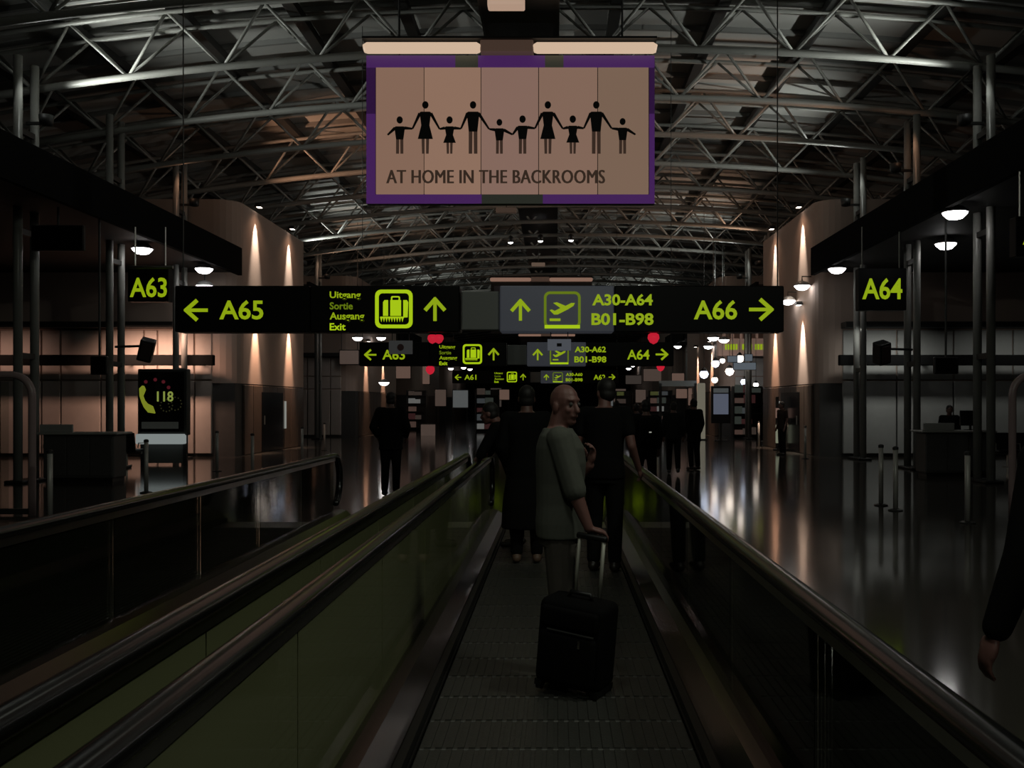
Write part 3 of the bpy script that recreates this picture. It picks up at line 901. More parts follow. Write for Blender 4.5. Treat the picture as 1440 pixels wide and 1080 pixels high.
# gate counters
def counter(x, y, s, lab):
    t = thing('gate_counter', lab, 'counter', (x, y, 0))
    MB().bbox(-0.75, 0.75, -0.3, 0.3, 0.08, 1.0, 0.03, 2).build('body', mat('counter_body', (0.06, 0.058, 0.055), 0.5), t)
    MB().bbox(-0.85, 0.85, -0.38, 0.38, 1.0, 1.05, 0.015, 1).build('worktop', mat('counter_top', (0.34, 0.34, 0.32), 0.4), t)
    MB().box(-0.7, 0.7, -0.26, 0.26, 0, 0.08).build('plinth', m_black, t)
    for k in range(3):
        MB().bbox(-0.72 + k * 0.485, -0.26 + k * 0.485, -0.315, -0.295, 0.14, 0.94, 0.006, 1).build('front_panel', mat('counter_panel', (0.075, 0.072, 0.07), 0.5), t)
    MB().bbox(-0.8, -0.1, -0.34, -0.30, 1.05, 1.22, 0.01, 1).build('upstand', m_panelR, t)
    return t
counter(P(1340, 0, 22).x, 22, 1, 'grey gate counter below the hanging monitor')
counter(P(120, 0, 20.5).x, 20.5, -1, 'dark gate counter beside the glass screen')
for px in (1312, 1326):
    p = P(px, 598, 21.8)
    t = thing('desk_lamp', 'tiny desk lamp glowing on the gate counter', 'lamp', (p.x, 21.8, 1.05), 'tiny counter lamps')
    MB().lathe([(0.05, 0), (0.05, 0.01), (0.012, 0.015), (0.012, 0.11)], n=10).build('base', m_dark, t)
    MB().lathe([(0.01, 0.16), (0.05, 0.13), (0.055, 0.105), (0.02, 0.105)], n=12).build('shade', glow('desk_lamp_glow', (0.12, 0.12, 0.11), 1.0), t, True)
t = thing('computer_screen', 'dark computer screen standing on the grey gate counter', 'monitor', (P(1372, 0, 22).x - 0.1, 22.05, 1.05))
MB().bbox(-0.24, 0.24, -0.025, 0.025, 0.1, 0.45, 0.01, 1).build('display', m_black, t)
MB().tube([(0, 0, 0.0), (0, 0, 0.15)], 0.03, 8).build('stand', m_black, t)
MB().bbox(-0.12, 0.12, -0.09, 0.09, 0, 0.015, 0.005, 1).build('foot', m_black, t)

def bench(x, y, rz, n, group):
    t = thing('lounge_bench', 'row of joined dark lounge seats on a steel beam', 'bench', (x, y, 0), group, rz)
    MB().box(-n * 0.31, n * 0.31, -0.04, 0.04, 0.33, 0.39).build('beam', m_steel, t)
    for k in range(n):
        cx = (k - (n - 1) / 2) * 0.62
        MB().bbox(cx - 0.26, cx + 0.26, -0.26, 0.24, 0.39, 0.46, 0.025, 2).build('seat', m_black, t)
        o = MB().bbox(cx - 0.26, cx + 0.26, -0.03, 0.03, 0.0, 0.44, 0.02, 2).build('backrest', m_black, t)
        o.location = (0, 0.25, 0.46); o.rotation_euler = (-0.2, 0, 0)
    for k in range(n + 1):
        cx = (k - n / 2) * 0.62
        MB().tube([(cx, -0.22, 0.46), (cx, -0.22, 0.62), (cx, 0.2, 0.62), (cx, 0.24, 0.5)], 0.015, 6).build('armrest', m_steel, t)
    for sx in (-1, 1):
        cx = sx * (n * 0.31 - 0.4)
        MB().tube([(cx, 0, 0.35), (cx, 0, 0.03)], 0.03, 8).build('leg', m_steel, t)
        MB().box(cx - 0.03, cx + 0.03, -0.25, 0.25, 0, 0.03).build('foot', m_steel, t)
    return t
b0 = bench(-12.6, 16.5, 0, 4, 'lounge benches')
for x, y, rz in ((-12.6, 18.3, PI), (-15.6, 20.5, 0), (-12.2, 25.4, PI), (10.6, 17.5, 0), (12.8, 19.6, PI), (12.6, 25.0, 0)):
    dup(b0, (x, y, 0), rz)

# ------------------------------------------------------------------ shops further down the hall
def shopsign():
    d = 47.0
    a = P(1010, 500, d); b = P(1078, 476, d)
    t = thing('shop_fascia', 'pink lit shop fascia with a yellow text line beside the grey block', 'shop sign', ((a.x + b.x) / 2, d, a.z))
    MB().bbox(a.x, b.x, d - 0.1, d + 0.4, a.z, b.z, 0.02, 1).build('fascia_board', mat('fascia_pink', (0.3, 0.2, 0.16), 0.6, emit=(0.10, 0.062, 0.048), es=1.0), t, world=True)
    x0 = 1019
    for wd in (20, 14, 17):
        q0, q1 = P(x0, 492, d), P(x0 + wd, 484, d)
        k = 0
        x = q0.x
        while x < q1.x - 0.05:
            MB().box(x, x + 0.09, d - 0.115, d - 0.1, q0.z, q1.z).build('yellow_mark', g_yel, t, world=True)
            x += 0.13
        x0 += wd + 4
    for px in (1018, 1030, 1042, 1052, 1064):
        q = P(px, 475, d)
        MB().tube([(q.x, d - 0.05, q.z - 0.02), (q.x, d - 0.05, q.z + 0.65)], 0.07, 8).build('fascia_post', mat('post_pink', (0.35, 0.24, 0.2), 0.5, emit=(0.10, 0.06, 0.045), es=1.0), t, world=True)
shopsign()
for px, py, d, r, m, lab in ((1006, 511, 46.4, 0.26, g_blue, 'bluish white shop spotlight, highest of those under the pink fascia'), (990, 526, 44.5, 0.27, g_blue, 'bluish white shop spotlight above the pale post'), (1047, 537, 46.5, 0.25, g_blue, 'bluish white shop spotlight below the grey screens'),
                        (1026, 522, 46.5, 0.27, g_lampw, 'warm shop spotlight beside the grey screens'), (1040, 504, 44.2, 0.25, g_lampw, 'warm shop spotlight above the grey screens'), (1016, 507, 45.9, 0.17, g_lampw, 'small warm shop spotlight next to the highest bluish one'), (1005, 534, 45.5, 0.2, g_lampw, 'small warm shop spotlight next to the pale post'), (1063, 541, 46.5, 0.17, g_lampw, 'small warm shop spotlight nearest the grey block')):
    p = P(px, py, d)
    r *= 0.8
    t = thing('shop_spotlight', lab, 'spotlight', p)
    MB().lathe([(0.02, -r), (r * 0.7, -r * 0.7), (r, 0.0), (r * 0.7, r * 0.6)], n=14).build('bulb', m, t, True)
    MB().lathe([(r * 0.75, r * 0.6), (r * 0.5, r * 1.1), (0.04, r * 1.4)], n=12).build('housing', m_dark, t)
    MB().tube([(0, 0, r * 1.2), (0, 0, (5.75 if p.x > 8.05 else arch(p.x) + 1.5) - p.z)], 0.012, 6).build('stem', m_dark, t)
sgrey = glow('shop_screen', (0.085, 0.10, 0.115), 1.0)
for px, py, wp, hp, sd in ((1047, 515, 30, 10, 43.4), (1030, 505, 14, 9, 43.8), (1052, 503, 12, 10, 44.1)):
    p = P(px, py, sd)
    t = thing('shop_screen', 'small grey glowing screen hanging in the shop front', 'screen', p, 'grey shop screens')
    w2, h2 = wp * 46.9 / F / 2, hp * 46.9 / F / 2
    MB().box(-w2, w2, -0.04, 0.04, -h2, h2).build('housing', m_black, t)
    MB().box(-w2 + .02, w2 - .02, -0.045, -0.04, -h2 + .02, h2 - .02).build('display', sgrey, t)
    MB().tube([(0, 0, h2), (0, 0, 5.76 - p.z)], 0.02, 6).build('pole', m_dark, t)
# pale post and poster in front of the shop
d = 44.0
p = P(986, 606, d)
t = thing('pale_post', 'pale grey glowing square advertising post on the floor by the shop', 'post', (p.x, d, 0))
MB().bbox(-0.17, 0.17, -0.17, 0.17, 0.05, 2.6, 0.03, 1).build('shaft', glow('post_pale', (0.13, 0.12, 0.09), 1.0), t)
MB().box(-0.24, 0.24, -0.24, 0.24, 0, 0.05).build('foot', m_dark, t)
a, b = P(1003, 592, 43), P(1024, 546, 43)
t = thing('shop_poster', 'black framed poster with a bluish grey image on a stand', 'poster', ((a.x + b.x) / 2, 43, 0))
MB().bbox(a.x - .1, b.x + .1, 42.95, 43.08, a.z - .1, b.z + .1, 0.02, 1).build('poster_frame', m_black, t, world=True)
MB().box(a.x, b.x, 42.94, 42.952, a.z + 0.3, b.z - 0.25).build('poster_image', glow('poster_blue', (0.075, 0.085, 0.115), 1.0), t, world=True)
MB().box(a.x, b.x, 42.94, 42.952, b.z - 0.2, b.z).build('poster_header', glow('poster_header_grey', (0.05, 0.055, 0.055), 1.0), t, world=True)
MB().box((a.x + b.x) / 2 - .05, (a.x + b.x) / 2 + .05, 42.97, 43.06, 0, a.z).build('stand', m_dark, t, world=True)
MB().box((a.x + b.x) / 2 - .3, (a.x + b.x) / 2 + .3, 42.8, 43.2, 0, 0.03).build('foot', m_dark, t, world=True)
# edge light post at the foot of the grey block
t = thing('light_post', 'thin pale vertical light post at the corner of the grey block', 'light', (P(1093, 0, 34.4).x, 34.4, 0))
MB().tube([(0, 0, 0.05), (0, 0, 1.9)], 0.06, 10).build('shaft', m_dark, t)
for z0, z1, m in ((0.25, 0.9, glow('post_light', (0.16, 0.17, 0.12), 1.0)), (1.15, 1.5, glow('post_light_pink', (0.15, 0.09, 0.07), 1.0))):
    MB().tube([(0, -0.03, z0), (0, -0.03, z1)], 0.065, 10).build('light_tube', m, t)
MB().lathe([(0.16, 0), (0.16, 0.03), (0.06, 0.06)], n=14).build('foot', m_dark, t)

# pink lit shop fronts deep in the hall, and glowing boards added as far wall light
pk = [glow('far_pink_%d' % i, c, 1.0) for i, c in enumerate(((0.105, 0.065, 0.05), (0.06, 0.042, 0.034), (0.07, 0.075, 0.075), (0.035, 0.028, 0.024), (0.16, 0.10, 0.08)))]
random.seed(11)
far = []
for (x0, x1, y0, y1, d, c, nm, lab) in (
    (612, 627, 548, 571, 62, 1, 'glow_board', 'dim brown lit panel standing left of the grey one'),
    (637, 658, 549, 573, 60, 2, 'glow_board', 'pale grey lit panel at the far end of the walkways'),
    (592, 612, 597, 632, 50, 1, 'glow_board', 'brownish lit information panel low on the floor'),
    (478, 504, 493, 512, 47.5, 1, 'hanging_fascia', 'brownish fascia board on the far warm block'),
    (486, 500, 516, 532, 58, 0, 'hanging_fascia', 'pink fascia piece beside the bright far lamp'),
    (508, 522, 514, 530, 62, 2, 'hanging_fascia', 'greyish fascia piece above the waiting person'),
    (548, 577, 513, 532, 68, 0, 'hanging_fascia', 'wide pink fascia above the far shops'),
    (580, 604, 515, 540, 72, 0, 'hanging_fascia', 'pink fascia nearest the small red beacon'),
    (945, 962, 525, 538, 66, 0, 'hanging_fascia', 'pink fascia over the far gate frame'),
    (905, 935, 519, 536, 75, 1, 'hanging_fascia', 'brownish fascia near the far white lamps'),
    (951, 966, 547, 560, 60, 0, 'glow_board', 'pink lit panel behind the gate frame post'),
    (968, 981, 546, 570, 58, 0, 'glow_board', 'pink lit panel next to the pale post'),
    (846, 862, 551, 571, 70, 2, 'glow_board', 'pale grey lit panel beside the man in the black shirt'),
    (690, 705, 546, 572, 100, 3, 'glow_board', 'dim brown board far behind the long black coat'),
    (779, 800, 548, 572, 110, 3, 'glow_board', 'dim brown board behind the bald head'),
    (860, 880, 547, 565, 95, 1, 'glow_board', 'brown board behind the shoulder of the black T-shirt'),
    (700, 716, 548, 562, 92, 0, 'glow_board', 'small pink board far down between the walkway riders'),
    (525, 545, 516, 545, 66, 3, 'hanging_fascia', 'dim brown fascia over the waiting person'),
    (880, 902, 528, 540, 84, 3, 'hanging_fascia', 'dim brown fascia under the far white lamps'),
    (894, 908, 548, 566, 70, 1, 'glow_board', 'dim brown lit panel behind the person with the backpack')):
    a = P(x0, y1, d); b = P(x1, y0, d)
    t = thing(nm, lab, 'panel', ((a.x + b.x) / 2, d, a.z if nm == 'hanging_fascia' else 0))
    MB().bbox(a.x, b.x, d - 0.06, d + 0.06, a.z, b.z, 0.02, 1).build('lit_face', pk[c], t, world=True)
    MB().box(a.x - .05, b.x + .05, d + 0.06, d + 0.12, a.z - .05, b.z + .05).build('back_frame', m_dark, t, world=True)
    if nm == 'glow_board':
        for x in (a.x + 0.06, b.x - 0.06):
            MB().box(x - 0.03, x + 0.03, d + 0.06, d + 0.1, 0, a.z + .1).build('leg', m_dark, t, world=True)
    else:
        for x in (a.x + 0.06, b.x - 0.06):
            top = 5.75 if (x < -9.9 or x > 8.05) else arch(x) + 1.5
            MB().tube([(x, d + 0.09, b.z - .05), (x, d + 0.09, top)], 0.02, 6).build('hanger_rod', m_dark, t, world=True)
# gate frame
a, b = P(927, 640, 45), P(985, 539, 45)
t = thing('entry_gate', 'dark goal-shaped frame spanning the floor by the pale post', 'frame', ((a.x + b.x) / 2, 45, 0))
for x in (a.x, b.x - 0.3):
    MB().box(x, x + 0.12, 44.95, 45.1, 0, b.z).build('post', m_dark, t, world=True)
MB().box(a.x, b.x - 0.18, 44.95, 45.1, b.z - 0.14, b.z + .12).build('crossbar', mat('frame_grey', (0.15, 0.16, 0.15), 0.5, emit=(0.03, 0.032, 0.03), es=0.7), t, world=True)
# goods shelves under the far fascias
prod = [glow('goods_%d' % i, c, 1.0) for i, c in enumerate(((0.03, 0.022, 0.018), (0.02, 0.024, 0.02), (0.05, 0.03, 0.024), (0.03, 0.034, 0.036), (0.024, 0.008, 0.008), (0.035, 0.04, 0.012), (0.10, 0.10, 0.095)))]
for si, (x0, x1, d, lab) in enumerate(((668, 702, 56, 'goods shelf facing the end of the walkways'), (572, 600, 60, 'goods shelf beyond the waiting person'), (865, 890, 62, 'goods shelf behind the man in the black shirt'), (1030, 1075, 46, 'goods shelf in the shop below the pink fascia'), (912, 945, 60, 'goods shelf beyond the gate frame'))):
    a, b = P(x0, 0, d).x, P(x1, 0, d).x
    t = thing('goods_shelf', lab, 'shelf', ((a + b) / 2, d, 0))
    MB().box(a, b, d + 0.25, d + 0.3, 0, 2.5).build('back_panel', m_dark, t, world=True)
    for x in (a, b - 0.05):
        MB().box(x, x + 0.05, d - 0.2, d + 0.25, 0, 2.5).build('side_panel', m_dark, t, world=True)
    for k in range(5):
        z = 0.15 + 0.5 * k
        MB().box(a + 0.05, b - 0.05, d - 0.2, d + 0.25, z, z + 0.04).build('shelf_board', m_dark, t, world=True)
        x = a + 0.12
        while x < b - 0.65:
            wd = random.uniform(0.3, 0.6)
            h = random.uniform(0.2, 0.4)
            o = MB().bbox(x, x + wd - 0.03, d - 0.12, d + 0.1, z + 0.04, z + 0.04 + h, 0.01, 1).build('goods_box', random.choice(prod))
            tag(o, 'packaged item on the ' + lab, 'package', 'packages on the ' + lab)
            x += wd

# ------------------------------------------------------------------ people
class Blob:
    """closed tapered pieces that a voxel remesh welds into one continuous surface"""
    def __init__(s):
        s.m = MB()
    def cap(s, p0, p1, r0, r1, n=12):
        p0, p1 = Vector(p0), Vector(p1)
        ax = (p1 - p0)
        L = ax.length
        t = ax / L if L > 1e-6 else Vector((0, 0, 1))
        pts = []; rs = []
        for k in range(5):
            a = PI / 2 * k / 4
            pts.append(p0 - t * r0 * math.cos(a)); rs.append(max(0.0008, r0 * math.sin(a)))
        for k in range(5):
            a = PI / 2 * k / 4
            pts.append(p1 + t * r1 * math.sin(a)); rs.append(max(0.0008, r1 * math.cos(a)))
        for k in range(1, len(pts)):
            if (pts[k] - pts[k - 1]).length < 1e-5:
                pts[k] = pts[k] + t * 1e-4
        s.m.tube(pts, rs, n)
        return s
    def chain(s, pts, rs, n=12):
        for i in range(len(pts) - 1):
            s.cap(pts[i], pts[i + 1], rs[i], rs[i + 1], n)
        return s
    def ell(s, c, r, rot=None, n=14):
        M_ = Matrix.Translation(Vector(c)) @ (rot.to_4x4() if rot is not None else Matrix.Identity(4))
        vs = []; fs = []
        k = 9
        for i in range(k + 1):
            a = -PI / 2 + PI * i / k
            ca = max(0.02, math.cos(a))
            for j in range(n):
                b = 2 * PI * j / n
                vs.append(M_ @ Vector((r[0] * ca * math.cos(b), r[1] * ca * math.sin(b), r[2] * math.sin(a))))
        for i in range(k):
            for j in range(n):
                fs.append((i * n + j, i * n + (j + 1) % n, (i + 1) * n + (j + 1) % n, (i + 1) * n + j))
        fs += [tuple(reversed(range(n))), tuple(range(k * n, (k + 1) * n))]
        s.m.add(vs, fs)
        return s
    def loft(s, rings, T=None, n=22, inf=0.0, pw=0.85):
        vs = []; fs = []
        for cx, cy, cz, rx, ry in rings:
            for j in range(n):
                b = 2 * PI * j / n
                c_, s_ = math.cos(b), math.sin(b)
                v = Vector((cx + (rx + inf) * math.copysign(abs(c_) ** pw, c_), cy + (ry + inf) * math.copysign(abs(s_) ** pw, s_), cz))
                vs.append(T @ v if T is not None else v)
        k = len(rings) - 1
        for i in range(k):
            for j in range(n):
                fs.append((i * n + j, i * n + (j + 1) % n, (i + 1) * n + (j + 1) % n, (i + 1) * n + j))
        fs += [tuple(reversed(range(n))), tuple(range(k * n, (k + 1) * n))]
        s.m.add(vs, fs)
        return s
    def build(s, name, m, parent, voxel, smooth=4):
        me = s.m.data(name, m)
        tmp = bpy.data.objects.new('tmp', me)
        C.objects.link(tmp)
        md = tmp.modifiers.new('r', 'REMESH'); md.mode = 'VOXEL'; md.voxel_size = voxel; md.use_smooth_shade = True
        sm = tmp.modifiers.new('s', 'SMOOTH'); sm.factor = 0.5; sm.iterations = smooth
        bpy.context.view_layer.update()
        out = bpy.data.meshes.new_from_object(tmp.evaluated_get(bpy.context.evaluated_depsgraph_get()))
        bpy.data.objects.remove(tmp)
        out.materials.clear(); out.materials.append(m)
        for p in out.polygons: p.use_smooth = True
        out.name = name
        return link_mesh(name, out, parent)

def hand(B, w_, d, nrm, side, curl=0.5, k=1.0):
    """palm and five fingers: d along the fingers, nrm out of the palm, thumb on side * (nrm x d)"""
    w_ = Vector(w_); d = Vector(d).normalized(); nrm = Vector(nrm); nrm = (nrm - d * nrm.dot(d)).normalized()
    t = nrm.cross(d) * side
    rot = Matrix((d, t, nrm)).transposed()
    B.ell(w_ + d * 0.048 * k, (0.056 * k, 0.042 * k, 0.019 * k), rot)
    for off, L, r in ((0.031, 0.070, 0.0095), (0.010, 0.078, 0.0098), (-0.011, 0.073, 0.0094), (-0.031, 0.058, 0.0085)):
        p = w_ + (d * 0.082 + t * off) * k
        a = 0.0
        for j, fr in enumerate((0.45, 0.32, 0.23)):
            a += curl * (0.7, 1.0, 0.8)[j]
            q = p + (d * math.cos(a) + nrm * math.sin(a) + t * off * 1.2) * L * fr * k
            B.cap(p, q, r * k * (1 - 0.08 * j), r * k * (0.92 - 0.08 * j), 8)
            p = q
    p = w_ + (d * 0.022 + t * 0.032) * k
    dr = (d * 0.66 + t * 0.62 + nrm * 0.3).normalized()
    q = p + dr * 0.042 * k
    B.cap(p, q, 0.0135 * k, 0.0115 * k, 8)
    dr = (d * 0.9 + t * 0.18 + nrm * (0.3 + 0.5 * curl)).normalized()
    B.cap(q, q + dr * 0.036 * k, 0.0113 * k, 0.0095 * k, 8)

def person(label, loc, rz, H=1.75, lean=0.0, arms=None, legs=None, head=(0, 0), skin=None, top=None, legs_m=None, shoes=None, hair=None,
           sleeve=0.5, hem=0.84, coat=None, voxel=0.016, build=1.0, group=None, fingers=True, seated=False, collar=False):
    k = H / 1.75
    t = thing('person', label, 'person', loc, group, rz)
    T = Matrix.Scale(k, 4)
    hipz = 0.93
    LT = T @ Matrix.Translation((0, 0, hipz)) @ Matrix.Rotation(lean, 4, 'Y') @ Matrix.Translation((0, 0, -hipz))
    w_ = build
    tor = [(0, 0, 0.84, 0.105 * w_, 0.155 * w_), (0, 0, 0.93, 0.118 * w_, 0.168 * w_), (0, 0, 1.04, 0.112 * w_, 0.152 * w_), (0.005, 0, 1.16, 0.118 * w_, 0.155 * w_), (0.008, 0, 1.28, 0.125 * w_, 0.172 * w_),
           (0.004, 0, 1.37, 0.118 * w_, 0.180 * w_), (-0.006, 0, 1.44, 0.09 * w_, 0.165 * w_), (-0.012, 0, 1.49, 0.062, 0.085)]
    if arms is None:
        arms = [[(0, 0.185, 1.425), (-0.03, 0.235, 1.14), (0.06, 0.235, 0.90)], [(0, -0.185, 1.425), (-0.03, -0.235, 1.14), (0.06, -0.235, 0.90)]]
    if legs is None:
        legs = [[(0, 0.09, 0.90), (0.02, 0.095, 0.50), (-0.02, 0.10, 0.085)], [(0, -0.09, 0.90), (0.01, -0.095, 0.50), (-0.03, -0.10, 0.085)]]
    def A(p, free=False): return (T if free else LT) @ Vector(p)
    B = Blob()
    B.loft(tor, LT)
    nb = (-0.012, 0, 1.47); ht = Vector((0.035, 0, 1.625))
    HM = LT @ Matrix.Translation(ht) @ Matrix.Rotation(head[0], 4, 'Z') @ Matrix.Rotation(head[1] - lean * 0.6, 4, 'Y')
    B.cap(A(nb), LT @ Vector((0.012, 0, 1.58)), 0.062 * k, 0.056 * k)
    h3 = HM.to_3x3().normalized()
    def he(c, r): B.ell(HM @ Vector(c), [x * k for x in r], h3)
    he((-0.012, 0, 0.022), (0.097, 0.077, 0.098))
    he((0.022, 0, -0.040), (0.068, 0.060, 0.078))
    he((0.050, 0, -0.098), (0.032, 0.036, 0.026))
    he((0.070, 0, 0.030), (0.022, 0.050, 0.016))
    he((0.086, 0, -0.066), (0.012, 0.025, 0.012))
    he((0.060, 0.035, -0.03), (0.022, 0.022, 0.022)); he((0.060, -0.035, -0.03), (0.022, 0.022, 0.022))
    B.cap(HM @ Vector((0.082, 0, 0.012)), HM @ Vector((0.106, 0, -0.036)), 0.010 * k, 0.0145 * k)
    for s in (-1, 1):
        he((-0.006, s * 0.079, -0.018), (0.022, 0.011, 0.034))
    wr = []
    for i, ar in enumerate(arms):
        s = 1 if ar[0][1] > 0 else -1
        free = len(ar) > 3 and ar[3].get('free', False)
        sh = A(ar[0]); el = A(ar[1], free); wrp = A(ar[2], free)
        B.cap(A((0, s * 0.10, 1.42)), sh, 0.075 * k, 0.062 * k)
        B.chain([sh, el, wrp], [0.056 * k * w_, 0.043 * k * w_, 0.029 * k])
        opt = ar[3] if len(ar) > 3 else {}
        dr = Vector(opt.get('dir', (wrp - el).normalized()))
        nm = Vector(opt.get('nrm', (0, -s, 0)))
        if fingers:
            hand(B, wrp + dr.normalized() * 0.01, dr, nm, opt.get('side', s), opt.get('curl', 0.45), k)
        else:
            B.ell(wrp + dr.normalized() * 0.07 * k, (0.035 * k, 0.035 * k, 0.08 * k), dr.to_track_quat('Z', 'Y').to_matrix())
        wr.append((sh, el, wrp))
    ft = []
    for lg in legs:
        P3 = [T @ Vector(p) for p in lg[:3]]
        B.chain(P3, [0.083 * k * w_, 0.056 * k, 0.038 * k])
        yaw = lg[3] if len(lg) > 3 else 0.0
        f = Vector((math.cos(yaw), math.sin(yaw), 0))
        B.cap(P3[2] - f * 0.02 - Vector((0, 0, 0.04 * k)), P3[2] + f * 0.15 * k - Vector((0, 0, 0.05 * k)), 0.035 * k, 0.028 * k)
        ft.append((P3[2], f))
    body = B.build('body', skin, t, voxel, 3)
    # eyes
    for s in (-1, 1):
        p = HM @ Vector((0.0785, s * 0.031, 0.004))
        e = MB().lathe([(0.0005, -0.012 * k)] + [(0.012 * k * math.cos(a), 0.012 * k * math.sin(a)) for a in [-1.2, -0.8, -0.4, 0, 0.4, 0.8, 1.2]] + [(0.0005, 0.012 * k)], n=10)
        e.v = [tuple(Vector(v) + p) for v in e.v]
        e.build('eye', mat('eye', (0.10, 0.095, 0.09), 0.06), body, True)
    # clothes
    if top is not None:
        S = Blob()
        rings = [r for r in tor if r[2] > hem + 0.02 and r[2] < 1.46]
        low = (0.004, 0, hem, 0.118 * w_, 0.172 * w_)
        rings = [low] + rings + [(-0.008, 0, 1.462, 0.078, 0.13), (-0.010, 0, 1.485, 0.068, 0.078)]
        if coat:
            rings = [(0, 0, coat, 0.20, 0.235), (0, 0, 0.6, 0.185, 0.22)] + rings
        S.loft(rings, LT, inf=0.020)
        for sh, el, wrp in wr:
            s = 1 if sh.y > 0 else -1
            S.cap(A((0, s * 0.10, 1.415)), sh, 0.085 * k, 0.076 * k)
            if sleeve <= 1.0:
                e = sh.lerp(el, sleeve)
                S.cap(sh, e, 0.073 * k * w_, 0.066 * k * w_)
            else:
                S.chain([sh, el, el.lerp(wrp, sleeve - 1)], [0.072 * k * w_, 0.060 * k * w_, 0.045 * k])
        if collar:
            S.cap(A((-0.02, 0, 1.47)), A((-0.01, 0, 1.53)), 0.075 * k, 0.074 * k)
        S.build('coat' if coat else 'shirt', top, t, voxel, 4)
    L = Blob()
    rg = [r for r in tor if r[2] < 1.05]
    if not seated:
        L.loft([(0, 0, 0.80, 0.11 * w_, 0.16 * w_)] + rg[:2] + [(0, 0, 1.0, 0.113 * w_, 0.16 * w_)], LT, inf=0.010)
    else:
        L.loft([(0, 0, 0.80, 0.12 * w_, 0.17 * w_)] + rg[:2] + [(0, 0, 1.0, 0.113 * w_, 0.16 * w_)], LT, inf=0.012)
    for lg in legs:
        P3 = [T @ Vector(p) for p in lg[:3]]
        e = P3[1].lerp(P3[2], 0.93)
        L.chain([P3[0], P3[1], e], [0.098 * k * w_, 0.076 * k, 0.062 * k])
    L.build('trousers', legs_m, t, voxel, 4)
    for p, f in ft:
        S = Blob()
        z = Vector((0, 0, 1))
        S.cap(p - f * 0.03 - z * 0.038 * k, p + f * 0.155 * k - z * 0.052 * k, 0.046 * k, 0.034 * k)
        S.cap(p - z * 0.035 * k, p + z * 0.01, 0.048 * k, 0.05 * k)
        S.build('shoe', shoes, t, max(0.01, voxel * 0.8), 3)
    if hair is not None:
        S = Blob()
        S.ell(HM @ Vector((-0.024, 0, 0.040)), [x * k for x in (0.100, 0.085, 0.095)], h3)
        S.ell(HM @ Vector((-0.045, 0, -0.02)), [x * k for x in (0.070, 0.080, 0.075)], h3)
        S.build('hair', hair, t, 0.011, 3)
    return t

sk = mat('skin', (0.20, 0.095, 0.08), 0.5, noise=0.08, nscale=20)
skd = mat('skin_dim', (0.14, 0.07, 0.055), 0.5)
c_shirt = mat('shirt_greygreen', (0.092, 0.096, 0.078), 0.9, noise=0.1, nscale=40)
c_trou = mat('trousers_dark', (0.075, 0.065, 0.055), 0.9, noise=0.15, nscale=40)
c_blk = mat('cloth_black', (0.008, 0.008, 0.008), 0.9, spec=0.08)
c_char = mat('cloth_charcoal', (0.018, 0.018, 0.019), 0.9, spec=0.08)
c_blue = mat('cloth_navy', (0.015, 0.018, 0.028), 0.9, spec=0.08)
c_brn = mat('cloth_brown', (0.035, 0.024, 0.018), 0.9, spec=0.08)
c_shoe = mat('shoe_leather', (0.02, 0.015, 0.012), 0.4)
c_shoeb = mat('shoe_tan', (0.16, 0.10, 0.07), 0.5)
c_hair = mat('hair_dark', (0.012, 0.010, 0.009), 0.6)

# man with the suitcase, in profile with his face turned to the camera side
mx, my = 0.02, 5.67
hp = P(846, 750, 5.47)          # where his hand closes on the grip
man = person('bald man in grey-green short-sleeved shirt holding the suitcase handle', (mx, my, 0.036), 0.0, 1.735,
       arms=[[(0, 0.185, 1.425), (0.06, 0.235, 1.13), (0.185, 0.155, 1.25), {'dir': (0.25, -0.1, 1), 'nrm': (-1, -0.4, 0.2), 'curl': 0.75, 'side': 1}],
             [(0.0, -0.185, 1.425), (0.095, -0.225, 1.10), ((hp.x - mx) / 0.9914 - 0.075, (5.47 - my) / 0.9914 - 0.03, (hp.z - 0.036) / 0.9914 + 0.035), {'dir': (1.0, 0.25, -0.35), 'nrm': (-0.25, 0.0, -1), 'curl': 0.75, 'side': -1, 'free': True}]],
       head=(-0.80, 0.05), skin=sk, top=c_shirt, legs_m=c_trou, shoes=c_shoe, sleeve=0.9, hem=0.84, voxel=0.0075, build=1.05)
# suitcase
sx_, sy_ = 0.095, 5.40
t = thing('suitcase', 'black soft wheeled suitcase with pull-out handle gripped by the bald man', 'suitcase', (sx_, sy_, 0.036))
t.rotation_euler = (0.03, 0.10, R(-26))
MB().bbox(-0.20, 0.20, -0.12, 0.12, 0.045, 0.53, 0.045, 4).build('body', mat('suitcase_fabric', (0.004, 0.004, 0.004), 0.8, spec=0.1, bump=0.2, bscale=200), t, True)
MB().bbox(-0.175, 0.175, -0.155, -0.10, 0.08, 0.36, 0.03, 3).build('front_pocket', MATS['suitcase_fabric'], t, True)
MB().bbox(-0.175, 0.175, -0.145, -0.10, 0.38, 0.50, 0.025, 3).build('upper_pocket', MATS['suitcase_fabric'], t, True)
p = MB().box(0.075, 0.088, -0.164, -0.154, 0.30, 0.345).build('zip_pull', mat('zip_metal', (0.8, 0.75, 0.68), 0.15, 1.0), t)
MB().tube([(-0.12, -0.148, 0.371), (0.16, -0.148, 0.371)], 0.006, 6).build('zip', m_dark, t)
MB().tube([(-0.07, 0, 0.525), (-0.06, 0, 0.56), (0.06, 0, 0.56), (0.07, 0, 0.525)], 0.013, 8).build('carry_handle', m_black, t, True)
